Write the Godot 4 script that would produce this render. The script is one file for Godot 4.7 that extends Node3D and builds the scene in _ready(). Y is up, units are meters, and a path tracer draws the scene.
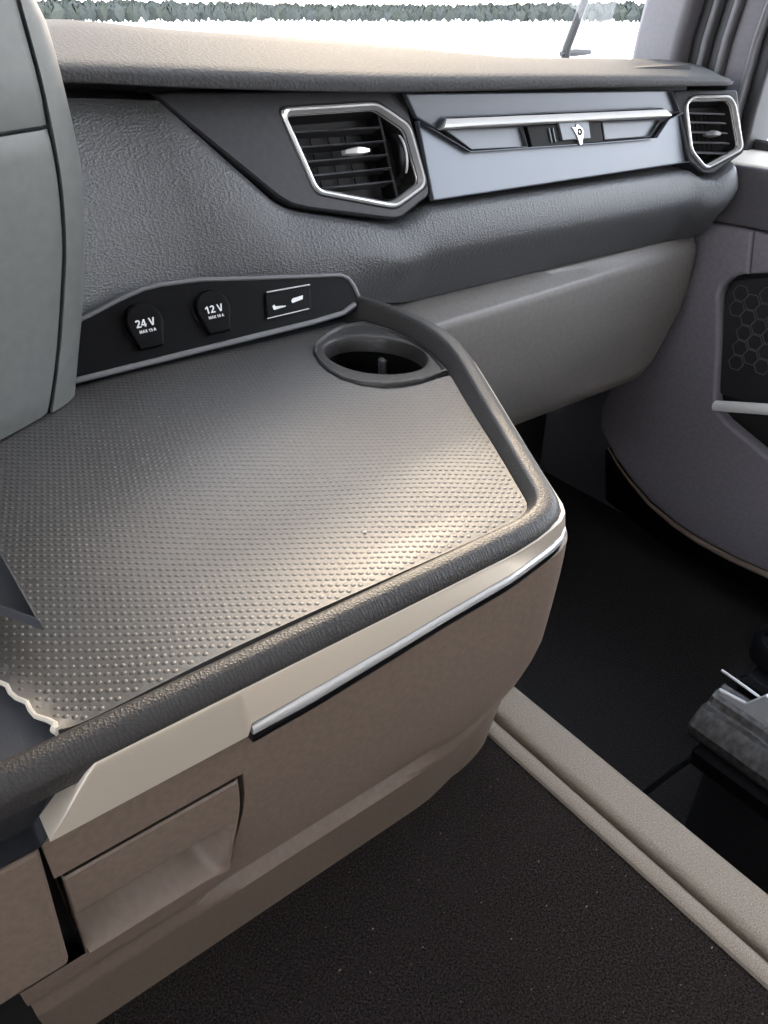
extends Node3D
# A lorry cab seen from the driver's place: centre console, passenger dashboard and passenger door.
# x runs to the passenger side, y up; in v(x, y, d) y is measured from eye height and d is the distance ahead.

const EYE := 0.85
var M := {}
var names := {}
var base_of := {}

func v(x: float, y: float, d: float) -> Vector3:
	return Vector3(x, y + EYE, -d)

# ------------------------------------------------------------------ mesh builder
class Shape:
	var t := PackedVector3Array()
	func tri(a: Vector3, b: Vector3, c: Vector3) -> void:
		t.push_back(a); t.push_back(b); t.push_back(c)
	func quad(a: Vector3, b: Vector3, c: Vector3, d: Vector3) -> void:
		tri(a, b, c); tri(a, c, d)
	func rows(r: Array, closed := false) -> void:
		for i in range(r.size() - 1):
			var n: int = r[i].size()
			for j in range(n if closed else n - 1):
				var k := (j + 1) % n
				quad(r[i][j], r[i][k], r[i + 1][k], r[i + 1][j])
	func cap(r: Array) -> void:
		var c := Vector3.ZERO
		for p in r: c += p
		c /= r.size()
		for j in r.size(): tri(c, r[j], r[(j + 1) % r.size()])
	func tube(path: Array, radii: Array, sides := 10, squash := 1.0) -> void:
		var all := []
		var up := Vector3.UP
		for i in path.size():
			var dir: Vector3 = (path[mini(i + 1, path.size() - 1)] - path[maxi(i - 1, 0)]).normalized()
			if absf(dir.dot(up)) > 0.95: up = Vector3.RIGHT
			var s := dir.cross(up).normalized()
			var w := s.cross(dir).normalized()
			var ring := []
			var rad: float = radii[mini(i, radii.size() - 1)]
			for k in sides:
				var a := TAU * k / sides
				ring.append(path[i] + s * cos(a) * rad + w * sin(a) * rad * squash)
			all.append(ring)
		rows(all, true)
		cap(all[0]); var last: Array = all[-1].duplicate(); last.reverse(); cap(last)
	func box(a: Vector3, b: Vector3, bev := 0.0) -> void:
		var lo := Vector3(minf(a.x, b.x), minf(a.y, b.y), minf(a.z, b.z))
		var hi := Vector3(maxf(a.x, b.x), maxf(a.y, b.y), maxf(a.z, b.z))
		var e := minf(bev, minf(hi.x - lo.x, minf(hi.y - lo.y, hi.z - lo.z)) * 0.45)
		var rs := []
		for s in [[lo.y, e], [lo.y + e, 0.0], [hi.y - e, 0.0], [hi.y, e]]:
			var q: float = s[1]
			var ring := []
			var x0 := lo.x + q; var x1 := hi.x - q; var z0 := lo.z + q; var z1 := hi.z - q
			var c := maxf(e * 0.6, 0.00001)
			for p in [[x0 + c, z0], [x1 - c, z0], [x1, z0 + c], [x1, z1 - c], [x1 - c, z1], [x0 + c, z1], [x0, z1 - c], [x0, z0 + c]]:
				ring.append(Vector3(p[0], s[0], p[1]))
			rs.append(ring)
		rows(rs, true)
		cap(rs[0]); var top: Array = rs[3].duplicate(); top.reverse(); cap(top)
	# outline (counter-clockwise in the frame's x, y), front face at z = 0, chamfer e, thickness deep
	func plate(fr: Transform3D, outline: PackedVector2Array, deep: float, e := 0.0015, rounds := 2) -> void:
		var o := outline
		if Geometry2D.is_polygon_clockwise(o): o.reverse()
		var rs := []
		var front := inset(o, e)
		rs.append(lift(fr, o, -deep))
		for k in rounds + 1:
			var a := PI / 2 * k / rounds
			rs.append(lift(fr, inset(o, e * (1 - cos(a))), -e + e * sin(a)))
		rows(rs, true)
		var ix := Geometry2D.triangulate_polygon(front)
		var lf := lift(fr, front, 0.0)
		for k in range(0, ix.size(), 3): tri(lf[ix[k]], lf[ix[k + 1]], lf[ix[k + 2]])
		var lb := lift(fr, o, -deep)
		ix = Geometry2D.triangulate_polygon(o)
		for k in range(0, ix.size(), 3): tri(lb[ix[k]], lb[ix[k + 2]], lb[ix[k + 1]])
	# a ring between two outlines of equal count
	func ring(fr: Transform3D, outer: PackedVector2Array, inner: PackedVector2Array, deep: float, e := 0.0015, rise := 0.0, sink := 0.0) -> void:
		var rs := []
		for s in [[0.0, -deep], [0.0, -e], [e, 0.0]]: rs.append(lift(fr, inset(outer, s[0]), s[1]))
		if rise != 0.0:
			var mid := PackedVector2Array()
			for i in outer.size(): mid.append(outer[i].lerp(inner[i], 0.5))
			rs.append(lift(fr, mid, rise))
		for s in [[-e, -sink], [0.0, -e - sink], [0.0, -deep]]: rs.append(lift(fr, inset(inner, s[0]), s[1]))
		rs.append(rs[0])
		rows(rs, true)
	static func lift(fr: Transform3D, o: PackedVector2Array, z: float) -> Array:
		var r := []
		for p in o: r.append(fr * Vector3(p.x, p.y, z))
		return r
	static func inset(o: PackedVector2Array, e: float) -> PackedVector2Array:
		if e == 0.0: return o
		var r := PackedVector2Array()
		var n := o.size()
		for i in n:
			var a := (o[i] - o[(i + n - 1) % n]).normalized()
			var b := (o[(i + 1) % n] - o[i]).normalized()
			var na := Vector2(-a.y, a.x); var nb := Vector2(-b.y, b.x)
			var m := na + nb
			var l := m.length_squared()
			r.append(o[i] + (m * (2.0 / l) if l > 0.3 else nb) * e)
		return r

# polygon with rounded corners; every corner becomes seg + 1 points
func rounded(pts: Array, rad: float, seg := 4) -> PackedVector2Array:
	var o := PackedVector2Array()
	for p in pts: o.append(p)
	if Geometry2D.is_polygon_clockwise(o): o.reverse()
	var r := PackedVector2Array()
	var n := o.size()
	for i in n:
		var p := o[i]; var a := o[(i + n - 1) % n]; var b := o[(i + 1) % n]
		var da := (a - p).normalized(); var db := (b - p).normalized()
		var cut := minf(rad, minf(p.distance_to(a), p.distance_to(b)) * 0.45)
		for k in seg + 1:
			var u := float(k) / seg
			r.append((p + da * cut).lerp(p, u).lerp(p.lerp(p + db * cut, u), u))
	return r

# two star-shaped outlines resampled along common rays from c
func matched(outer: PackedVector2Array, inner: PackedVector2Array, c: Vector2) -> Array:
	var angles := []
	for p in outer: angles.append((p - c).angle())
	for p in inner: angles.append((p - c).angle())
	angles.sort()
	var res := [PackedVector2Array(), PackedVector2Array()]
	var prev := -100.0
	for a in angles:
		if a - prev < 0.002: continue
		prev = a
		for w in 2:
			var poly: PackedVector2Array = [outer, inner][w]
			var best := Vector2.ZERO
			for i in poly.size():
				var hit = Geometry2D.segment_intersects_segment(c, c + Vector2.from_angle(a) * 9.0, poly[i], poly[(i + 1) % poly.size()])
				if hit != null and (hit - c).length() > (best - c).length() or (hit != null and best == Vector2.ZERO): best = hit
			res[w].append(best)
	return res

func along(xs: Array, ys: Array, x: float, smooth := true) -> float:
	if x <= xs[0]: return ys[0]
	if x >= xs[-1]: return ys[-1]
	var i := 0
	while x > xs[i + 1]: i += 1
	var h: float = xs[i + 1] - xs[i]
	var t: float = (x - xs[i]) / h
	if not smooth: return lerpf(ys[i], ys[i + 1], t)
	var m0: float = (ys[i + 1] - ys[i]) / h
	var m1 := m0
	var s := m0
	if i > 0:
		var q: float = (ys[i] - ys[i - 1]) / (xs[i] - xs[i - 1])
		m0 = 0.0 if q * s <= 0 else 2 * q * s / (q + s)
	if i + 2 < xs.size():
		var q: float = (ys[i + 2] - ys[i + 1]) / (xs[i + 2] - xs[i + 1])
		m1 = 0.0 if q * s <= 0 else 2 * q * s / (q + s)
	var t2 := t * t; var t3 := t2 * t
	return (2 * t3 - 3 * t2 + 1) * ys[i] + (t3 - 2 * t2 + t) * h * m0 + (-2 * t3 + 3 * t2) * ys[i + 1] + (t3 - t2) * h * m1

func steps(a: float, b: float, n: int) -> Array:
	var r := []
	for i in n + 1: r.append(lerpf(a, b, float(i) / n))
	return r

# ------------------------------------------------------------------ nodes
func numbered(called: String) -> String:
	var k: int = names.get(called, -1) + 1
	names[called] = k
	return called if k == 0 else "%s_%03d" % [called, k]

func put(o: Node3D, label: String, category: String, group := "", kind := "") -> void:
	if label: o.set_meta("label", label)
	if category: o.set_meta("category", category)
	if group: o.set_meta("group", group)
	if kind: o.set_meta("kind", kind)

func thing(called: String, label: String, category: String, at: Vector3, group := "", kind := "") -> Node3D:
	var o := Node3D.new()
	o.name = numbered(called)
	add_child(o, true)
	o.position = at
	base_of[o] = at
	put(o, label, category, group, kind)
	return o

# facing: a hint for open sheets; closed shapes turn themselves by their volume
func make(s: Shape, origin: Vector3, facing := Vector3.ZERO, crease := 38.0) -> ArrayMesh:
	var t := s.t
	var n := t.size() / 3
	var c := Vector3.ZERO
	for p in t: c += p
	c /= maxi(t.size(), 1)
	var fn := PackedVector3Array()
	var score := 0.0
	for i in n:
		var a := t[3 * i]; var b := t[3 * i + 1]; var d := t[3 * i + 2]
		var w := (d - a).cross(b - a)          # clockwise front
		fn.append(w)
		score += w.dot(facing) if facing != Vector3.ZERO else w.dot((a + b + d) / 3.0 - c)
	var flip := score < 0
	var at := {}
	for i in t.size():
		var k := Vector3i((t[i] * 50000.0).round())
		if at.has(k): at[k].append(i / 3)
		else: at[k] = [i / 3]
	var lim := cos(deg_to_rad(crease))
	var unit := PackedVector3Array()
	for w in fn: unit.append(w.normalized())
	var pos := PackedVector3Array(); var nor := PackedVector3Array()
	for i in n:
		if fn[i].length_squared() < 1e-18: continue
		for q in ([0, 2, 1] if flip else [0, 1, 2]):
			var p := t[3 * i + q]
			var sum := Vector3.ZERO
			for f in at[Vector3i((p * 50000.0).round())]:
				if unit[f].dot(unit[i]) > lim: sum += fn[f]
			pos.append(p - origin)
			nor.append((-sum if flip else sum).normalized())
	var arr := []
	arr.resize(Mesh.ARRAY_MAX)
	arr[Mesh.ARRAY_VERTEX] = pos
	arr[Mesh.ARRAY_NORMAL] = nor
	var me := ArrayMesh.new()
	me.add_surface_from_arrays(Mesh.PRIMITIVE_TRIANGLES, arr)
	return me

func part(s: Shape, called: String, mat: Material, parent: Node3D, facing := Vector3.ZERO, crease := 38.0, label := "") -> MeshInstance3D:
	var o := MeshInstance3D.new()
	o.name = called
	o.mesh = make(s, base_of[parent], facing, crease)
	o.material_override = mat
	o.cast_shadow = GeometryInstance3D.SHADOW_CASTING_SETTING_ON
	parent.add_child(o, true)
	base_of[o] = base_of[parent]
	if label: o.set_meta("label", label)
	return o

func single(s: Shape, called: String, mat: Material, at: Vector3, label: String, category: String, group := "", kind := "", facing := Vector3.ZERO) -> MeshInstance3D:
	var o := MeshInstance3D.new()
	o.name = numbered(called)
	o.mesh = make(s, at, facing)
	o.material_override = mat
	o.position = at
	add_child(o, true)
	base_of[o] = at
	put(o, label, category, group, kind)
	return o

func words(text: String, size: float, fr: Transform3D, at: Vector2, mat: Material, parent: Node3D, called := "lettering") -> void:
	var tm := TextMesh.new()
	var f := SystemFont.new()
	f.font_names = PackedStringArray(["Droid Sans"])
	f.font_weight = 700
	tm.font = f
	tm.text = text
	tm.font_size = 64
	tm.pixel_size = 0.01
	tm.depth = 0.0003 / (size / 0.64)
	tm.curve_step = 2.0
	var o := MeshInstance3D.new()
	o.name = called
	o.mesh = tm
	o.material_override = mat
	var w := fr
	w.basis = fr.basis.scaled_local(Vector3.ONE * (size / 0.64))
	w.origin = fr * Vector3(at.x, at.y, 0.0001)
	w.origin -= base_of[parent]
	o.transform = w
	parent.add_child(o, true)

# plane a x + b y + d = c (d = distance ahead), as a frame whose z looks into the cab
func frame(a: float, b: float, c: float) -> Transform3D:
	var n := Vector3(-a, -b, 1).normalized()
	var u := Vector3(1, 0, a).normalized()
	return Transform3D(Basis(u, n.cross(u), n), v(0, 0, c))
func on(fr: Transform3D, a: float, b: float, c: float, list: Array) -> Array:
	var inv := fr.affine_inverse()
	var r := []
	for p in list:
		var q: Vector3 = inv * v(p[0], p[1], c - a * p[0] - b * p[1])
		r.append(Vector2(q.x, q.y))
	return r

# ------------------------------------------------------------------ materials
func noise_texture(freq: float, kind: int, octaves: int, seed_: int, size := 512, ramp: Gradient = null, cell := 0) -> NoiseTexture2D:
	var n := FastNoiseLite.new()
	n.noise_type = kind
	n.frequency = freq
	n.fractal_octaves = octaves
	n.seed = seed_
	if kind == FastNoiseLite.TYPE_CELLULAR: n.cellular_return_type = cell
	var x := NoiseTexture2D.new()
	x.width = size; x.height = size
	x.seamless = true
	x.noise = n
	if ramp: x.color_ramp = ramp
	return x

func ramp(list: Array) -> Gradient:
	var g := Gradient.new()
	var o := PackedFloat32Array(); var c := PackedColorArray()
	for e in list: o.append(e[0]); c.append(e[1])
	g.offsets = o; g.colors = c
	return g

func c8(r: float, g: float, b: float) -> Color:
	return Color(r / 255.0, g / 255.0, b / 255.0)

func mat(color: Color, rough: float, metal := 0.0, spec := 0.5) -> StandardMaterial3D:
	var m := StandardMaterial3D.new()
	m.albedo_color = color
	m.roughness = rough
	m.metallic = metal
	m.metallic_specular = spec
	return m

func relief(m: StandardMaterial3D, tex: Texture2D, cm: float, tiles: Vector3) -> StandardMaterial3D:
	m.uv1_triplanar = true
	m.uv1_world_triplanar = true
	m.uv1_scale = tiles
	m.heightmap_enabled = true
	m.heightmap_texture = tex
	m.heightmap_scale = cm
	return m

func tint(m: StandardMaterial3D, spread: float, freq: float, seed_: int) -> StandardMaterial3D:
	var lo := 1.0 - spread
	m.albedo_texture = noise_texture(freq, FastNoiseLite.TYPE_SIMPLEX_SMOOTH, 5, seed_, 512, ramp([[0.0, Color(lo, lo, lo)], [1.0, Color.WHITE]]))
	return m

func materials() -> void:
	var grain := noise_texture(0.045, FastNoiseLite.TYPE_CELLULAR, 2, 3, 512, null, FastNoiseLite.RETURN_DISTANCE)
	var fine := noise_texture(0.12, FastNoiseLite.TYPE_SIMPLEX_SMOOTH, 3, 5)
	var soft := noise_texture(0.02, FastNoiseLite.TYPE_SIMPLEX_SMOOTH, 3, 9)
	var V1 := Vector3.ONE
	M.dash = tint(relief(mat(c8(76, 77, 79), 0.44), grain, 0.075, Vector3(14, 26, 14)), 0.1, 0.03, 4)
	M.dash_top = tint(relief(mat(c8(78, 78, 79), 0.72, 0.0, 0.2), grain, 0.08, Vector3(14, 16, 14)), 0.14, 0.03, 4)
	M.rim = tint(relief(mat(c8(52, 50, 49), 0.46), grain, 0.03, V1 * 30), 0.12, 0.03, 5)
	M.smooth_dark = tint(relief(mat(c8(54, 55, 59), 0.5, 0.0, 0.4), fine, 0.006, V1 * 12), 0.15, 0.02, 6)
	M.silver = mat(c8(92, 97, 104), 0.36, 0.35)
	M.silver_face = relief(mat(c8(96, 100, 105), 0.45, 0.4), fine, 0.003, V1 * 14)
	M.band = relief(mat(c8(198, 187, 171), 0.38, 0.45), fine, 0.003, V1 * 14)
	M.bright = mat(c8(242, 242, 242), 0.25, 0.1)
	M.edging = mat(c8(104, 104, 107), 0.45)
	M.slat = mat(c8(58, 58, 62), 0.3)
	M.ridge = mat(c8(84, 83, 88), 0.5)
	M.chrome = mat(c8(228, 229, 232), 0.16, 1.0)
	M.satin = mat(c8(214, 214, 214), 0.26, 0.45)
	M.black = relief(mat(c8(14, 14, 15), 0.45, 0.0, 0.2), fine, 0.004, V1 * 14)
	M.black_gloss = mat(c8(16, 16, 18), 0.3, 0.0, 0.2)
	M.void = mat(c8(19, 19, 21), 0.7)  # near-black colour puts shade into gaps, recesses and pockets
	M.glove = tint(relief(mat(c8(116, 112, 108), 0.5), fine, 0.008, V1 * 12), 0.12, 0.02, 7)
	M.door = tint(relief(mat(c8(132, 128, 136), 0.6), fine, 0.008, V1 * 10), 0.1, 0.02, 8)
	M.door_dark = tint(relief(mat(c8(80, 77, 82), 0.6), fine, 0.008, V1 * 10), 0.1, 0.02, 8)
	M.taupe = tint(relief(mat(c8(126, 110, 97), 0.55), fine, 0.007, V1 * 14), 0.12, 0.025, 10)
	M.tower = tint(relief(mat(c8(96, 99, 97), 0.45), soft, 0.01, V1 * 9), 0.1, 0.02, 11)
	M.mat = tint(relief(mat(c8(66, 64, 62), 0.45, 0.0, 0.65), soft, 0.01, V1 * 20), 0.16, 0.015, 12)
	M.cut = mat(c8(186, 178, 165), 0.6)
	M.shelf = relief(mat(c8(62, 64, 68), 0.7, 0.0, 0.3), fine, 0.004, V1 * 12)
	M.sill = tint(relief(mat(c8(154, 141, 125), 0.6), fine, 0.02, V1 * 14), 0.45, 0.10, 13)
	M.carpet = tint(relief(mat(c8(76, 68, 66), 1.0, 0.0, 0.1), noise_texture(0.2, FastNoiseLite.TYPE_SIMPLEX, 3, 15), 0.25, V1 * 7), 0.75, 0.15, 14)
	M.floor = tint(relief(mat(c8(66, 65, 66), 0.9, 0.0, 0.2), fine, 0.05, V1 * 5), 0.4, 0.1, 16)
	M.steel = tint(relief(mat(c8(104, 103, 103), 0.28, 0.5), soft, 0.02, V1 * 14), 0.55, 0.012, 17)
	M.print = mat(c8(225, 225, 225), 0.5)
	M.print.emission_enabled = false
	M.headliner = tint(relief(mat(c8(208, 206, 203), 0.9, 0.0, 0.2), fine, 0.03, V1 * 4), 0.08, 0.05, 18)
	M.trim_grey = tint(relief(mat(c8(104, 102, 106), 0.6), fine, 0.008, V1 * 10), 0.06, 0.02, 19)
	M.ledge = tint(relief(mat(c8(192, 186, 176), 0.6), fine, 0.008, V1 * 10), 0.06, 0.02, 19)  # trim grey lightened to stand in for daylight striking the ledge
	M.rubber = mat(c8(36, 36, 39), 0.55)
	M.bead = mat(c8(84, 83, 86), 0.5)
	M.snow = tint(relief(mat(c8(238, 238, 240), 0.9, 0.0, 0.2), soft, 4.0, V1 * 0.05), 0.05, 0.02, 20)
	M.trees = mat(c8(66, 70, 67), 1.0, 0.0, 0.1)
	M.trees.vertex_color_use_as_albedo = true
	M.crumb = mat(c8(225, 220, 210), 0.7)
	var g := StandardMaterial3D.new()
	g.albedo_color = Color(0.12, 0.14, 0.14, 0.04)
	g.transparency = BaseMaterial3D.TRANSPARENCY_ALPHA
	g.roughness = 0.02
	M.glass = g

# ------------------------------------------------------------------ scene
func _ready() -> void:
	var cam := Camera3D.new()
	cam.name = "camera"
	cam.fov = 67.3
	cam.position = Vector3(0, EYE, 0)
	cam.rotation_degrees = Vector3(-33.0, -37.0, 0)
	cam.near = 0.02
	cam.far = 3000
	add_child(cam)
	cam.make_current()
	var env := Environment.new()
	env.background_mode = Environment.BG_SKY
	var sky := Sky.new()
	var sm := ProceduralSkyMaterial.new()
	sm.sky_top_color = Color(0.86, 0.90, 0.96)
	sm.sky_horizon_color = Color(1.0, 0.98, 0.95)
	sm.ground_horizon_color = Color(0.95, 0.95, 0.94)
	sm.ground_bottom_color = Color(0.9, 0.9, 0.9)
	sky.sky_material = sm
	env.sky = sky
	sm.sun_angle_max = 50.0
	sm.sun_curve = 0.5
	env.background_energy_multiplier = 9.0
	env.tonemap_mode = Environment.TONE_MAPPER_LINEAR
	env.tonemap_exposure = 1.0
	env.sdfgi_enabled = true
	env.ssao_enabled = true
	env.ssil_enabled = true
	var we := WorldEnvironment.new()
	we.name = "environment"
	we.environment = env
	add_child(we)

	# a low hazy winter sun ahead and to the right, above the frame
	var sun := DirectionalLight3D.new()
	sun.name = "sun"
	var az := deg_to_rad(38.0); var el := deg_to_rad(22.0)
	var to_sun := Vector3(sin(az) * cos(el), sin(el), -cos(az) * cos(el))
	sun.basis = Basis.looking_at(-to_sun)
	sun.light_color = Color(1.0, 0.91, 0.79)
	sun.light_energy = 1.3
	sun.light_angular_distance = 8.0
	sun.shadow_enabled = true
	add_child(sun)

	materials()
	shell()
	outside()
	dashboard()
	glovebox()
	vents()
	trim_panel()
	console()
	rubber_mat()
	cup_holder()
	socket_panel()
	tower()
	door()
	seat_base()
	specks()

# ---------------------------------------------------------------- the cab around it all
func shell() -> void:
	var s := Shape.new()
	s.box(v(0.37, -0.90, -1.3), v(1.2, -0.85, 1.0))
	single(s, "floor", M.floor, v(0.75, -0.875, -0.1), "dark passenger footwell floor", "", "", "structure")
	s = Shape.new()
	s.box(v(-1.25, 0.75, -1.35), v(1.25, 0.80, 0.80), 0.01)
	single(s, "ceiling", M.headliner, v(0, 0.78, -0.2), "pale cab headliner", "", "", "structure")
	s = Shape.new()
	s.box(v(-1.25, -0.9, -1.35), v(1.25, 0.75, -1.3), 0.005)
	single(s, "wall_rear", M.headliner, v(0, -0.1, -1.32), "pale rear wall of the cab", "", "", "structure")
	s = Shape.new()
	s.box(v(-1.2, -0.9, 0.98), v(1.2, -0.10, 1.02), 0.003)
	single(s, "wall_front", M.floor, v(0, -0.5, 1.0), "dark bulkhead below the windscreen", "", "", "structure")
	# header above the windscreen
	s = Shape.new()
	s.box(v(-1.25, 0.60, 0.66), v(1.25, 0.80, 0.80), 0.01)
	single(s, "trim_1", M.headliner, v(0, 0.7, 0.73), "pale header above the windscreen", "", "", "structure")
	# driver's side: door below the window, frame above and behind
	s = Shape.new()
	s.box(v(-1.2, -0.9, -1.3), v(-1.12, -0.17, 0.98), 0.004)
	s.box(v(-1.2, 0.56, -1.3), v(-1.12, 0.75, 0.80), 0.004)
	s.box(v(-1.2, -0.17, -1.3), v(-1.12, 0.56, -0.75), 0.004)  # opening lengthened rearward, out of view, to let in more daylight
	s.box(v(-1.2, -0.17, 0.66), v(-1.12, 0.56, 0.82), 0.004)
	single(s, "wall_left", M.door, v(-1.16, -0.9, 0), "driver's side of the cab with its window opening", "", "", "structure")
	# passenger side: above and behind the window, outer skin of the door
	s = Shape.new()
	s.box(v(1.17, -0.9, -1.3), v(1.21, -0.19, 0.98), 0.004)
	s.box(v(1.10, 0.56, -1.3), v(1.21, 0.75, 0.80), 0.004)
	s.box(v(1.10, -0.19, -1.3), v(1.21, 0.56, -0.75), 0.004)  # this opening too reaches further back, unseen, for extra fill light
	single(s, "wall_right", M.door, v(1.19, -0.9, 0), "passenger side of the cab with its window opening", "", "", "structure")
	# engine tunnel under the carpet, its wall to the footwell
	s = Shape.new()
	s.box(v(-1.12, -0.9, -1.3), v(0.376, -0.512, 0.98), 0.003)
	single(s, "floor", M.floor, v(-0.3, -0.9, 0), "dark wall of the engine tunnel", "", "", "structure")
	# windscreen
	s = Shape.new()
	s.quad(v(-1.16, -0.11, 0.965), v(1.16, -0.11, 0.965), v(1.1, 0.62, 0.73), v(-1.1, 0.62, 0.73))
	single(s, "window_1", M.glass, v(0, -0.1, 0.96), "clear windscreen above the dashboard", "", "", "structure", Vector3(0, 0, 1))
	s = Shape.new()
	s.quad(v(1.15, -0.19, 0.66), v(1.15, -0.19, -0.77), v(1.15, 0.58, -0.77), v(1.15, 0.58, 0.66))  # rear stretch of the pane is unseen, added for fill light
	single(s, "window_2", M.glass, v(1.15, -0.19, 0.2), "clear glass of the passenger door window", "", "", "structure", Vector3(-1, 0, 0))
	s = Shape.new()
	s.quad(v(-1.16, -0.19, 0.66), v(-1.16, -0.19, -0.77), v(-1.16, 0.58, -0.77), v(-1.16, 0.58, 0.66))  # unseen pane, lengthened rearward with its opening for fill light
	single(s, "window_3", M.glass, v(-1.16, -0.19, 0.2), "clear glass of the driver's door window", "", "", "structure", Vector3(1, 0, 0))
	# passenger windscreen pillar: pale cover, then seals, beads and the door's window frame
	var p := thing("trim_2", "grey windscreen pillar beside the passenger window", "", v(1.1, -0.25, 0.75), "", "structure")
	var strips := [["pillar_cover", "trim_grey", 0.842, 0.762, 1.085, 0.012], ["door_seal", "rubber", 0.770, 0.738, 1.115, 0.012], ["bead", "bead", 0.742, 0.731, 1.105, 0.0055],
		["door_seal", "rubber", 0.733, 0.708, 1.118, 0.006], ["bead", "bead", 0.710, 0.699, 1.103, 0.0055], ["window_frame", "door_dark", 0.701, 0.662, 1.112, 0.008], ["bead", "bead", 0.666, 0.659, 1.106, 0.003], ["window_seal", "rubber", 0.660, 0.640, 1.12, 0.006]]
	for e in strips:
		s = Shape.new()
		var rs := []
		for k in 13:
			var y := lerpf(-0.30, 0.78, k / 12.0)
			var lean := -0.2 * (y + 0.06) if y > -0.06 else 0.0
			var d0: float = e[2] + lean; var d1: float = e[3] + lean
			var x: float = e[4] - 0.10 * maxf(y, 0.0)
			var b: float = e[5]
			rs.append([v(x + 0.05, y, d0), v(x + b, y, d0), v(x + b * 0.3, y, d0 - b * 0.3), v(x, y, d0 - b), v(x, y, d1 + b), v(x + b * 0.3, y, d1 + b * 0.3), v(x + b, y, d1), v(x + 0.05, y, d1)])
		s.rows(rs, true)
		s.cap(rs[0]); var l: Array = rs[-1].duplicate(); l.reverse(); s.cap(l)
		part(s, e[0], M[e[1]], p, Vector3.ZERO, 50)
	# the carpet on the tunnel and the moulding along its edge
	s = Shape.new()
	s.box(v(-1.1, -0.512, -0.9), v(0.334, -0.502, 0.7), 0.004)
	single(s, "tunnel_carpet", M.carpet, v(-0.4, -0.512, 0), "dark brown-black carpet on the raised tunnel below the console", "carpet")
	s = Shape.new()
	var prof := [[0.329, -0.515], [0.329, -0.503], [0.3305, -0.4995], [0.334, -0.498], [0.3405, -0.498], [0.3420, -0.4990], [0.3430, -0.5060], [0.3480, -0.5065], [0.3495, -0.5005], [0.3515, -0.4985], [0.3560, -0.4975], [0.378, -0.4975], [0.3835, -0.499], [0.3870, -0.503], [0.3880, -0.510], [0.3880, -0.60], [0.376, -0.60], [0.376, -0.515]]
	var rr := []
	for d in [0.335, 0.33, 0.2, 0.0, -0.3, -0.9]:
		var ring := []
		for q in prof: ring.append(v(q[0], q[1], d))
		rr.append(ring)
	s.rows(rr, true)
	s.cap(rr[0]); var lst: Array = rr[-1].duplicate(); lst.reverse(); s.cap(lst)
	single(s, "tunnel_edge_moulding", M.sill, v(0.36, -0.6, -0.3), "dusty tan edge moulding with a groove, bordering the dark carpet", "moulding")

func outside() -> void:
	var s := Shape.new()
	var rs := []
	for i in 5:
		var r := []
		for j in 5: r.append(Vector3(-1500 + 750 * j, -1.75, -1500 + 750 * i))
		rs.append(r)
	s.rows(rs)
	single(s, "ground", M.snow, Vector3(0, -1.75, 0), "bright snow-covered ground outside the windscreen", "", "", "structure", Vector3.UP)
	# far line of trees beyond the snow: lumpy crowns joined into one
	var rng := RandomNumberGenerator.new()
	rng.seed = 7
	s = Shape.new()
	var pos := PackedVector3Array(); var col := PackedColorArray()
	for k in 3200:
		var ang := deg_to_rad(rng.randf_range(-28, 105))
		var dist := rng.randf_range(260, 420)
		var c := Vector3(sin(ang) * dist, -1.74, -cos(ang) * dist)
		var big := 1.0 + 0.5 * sin(ang * 7.0) + rng.randf_range(-0.3, 0.5)
		var h := (3.6 + 1.7 * big) * dist / 320.0 * 0.95
		var w := h * rng.randf_range(0.18, 0.45)
		var shade := rng.randf_range(0.8, 1.0)
		var tone := Color(shade, shade, shade * rng.randf_range(0.9, 1.05))
		var ring := []
		for a in 6:
			ring.append(c + Vector3(cos(a * TAU / 6) * w, h * rng.randf_range(0.3, 0.85), sin(a * TAU / 6) * w))
		for a in 6:
			for q in [ring[a], ring[(a + 1) % 6], c + Vector3(rng.randf_range(-0.3, 0.3) * w, h, 0)]:
				pos.append(q); col.append(tone)
			for q in [ring[(a + 1) % 6], ring[a], c]:
				pos.append(q); col.append(tone)
	var arr := []
	arr.resize(Mesh.ARRAY_MAX)
	arr[Mesh.ARRAY_VERTEX] = pos
	arr[Mesh.ARRAY_COLOR] = col
	var me := ArrayMesh.new()
	me.add_surface_from_arrays(Mesh.PRIMITIVE_TRIANGLES, arr)
	var o := MeshInstance3D.new()
	o.name = "distant_tree_line"
	o.mesh = me
	o.material_override = M.trees
	add_child(o)
	put(o, "hazy grey-green line of trees on the far side of the snow", "trees", "", "stuff")
	# wiper standing at the passenger end of the windscreen
	var w := thing("windscreen_wiper", "thin upright grey wiper arm outside the windscreen near the pillar", "wiper", v(1.13, -0.14, 1.0))
	s = Shape.new()
	s.tube([v(1.128, -0.12, 1.0), v(1.13, -0.05, 1.0), v(1.150, 0.03, 0.985), v(1.155, 0.25, 0.92)], [0.008, 0.0075, 0.007, 0.006], 8)
	part(s, "arm", M.rubber, w)
	s = Shape.new()
	s.tube([v(1.118, -0.057, 1.0), v(1.15, -0.056, 1.0), v(1.19, -0.056, 1.0)], [0.004, 0.006, 0.004], 8)
	part(s, "foot", M.rubber, w)
	# exterior mirror beyond the passenger window
	w = thing("exterior_mirror", "grey exterior mirror housing beyond the passenger window", "mirror", v(1.65, -0.3, 0.93))
	s = Shape.new()
	s.box(v(1.60, -0.212, 0.86), v(1.82, -0.130, 0.925), 0.03)
	part(s, "housing", M.trim_grey, w)
	s = Shape.new()
	s.tube([v(1.2, -0.30, 0.95), v(1.45, -0.30, 0.95), v(1.66, -0.19, 0.92)], [0.018, 0.018, 0.02], 8)
	part(s, "arm", M.bead, w)

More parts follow.
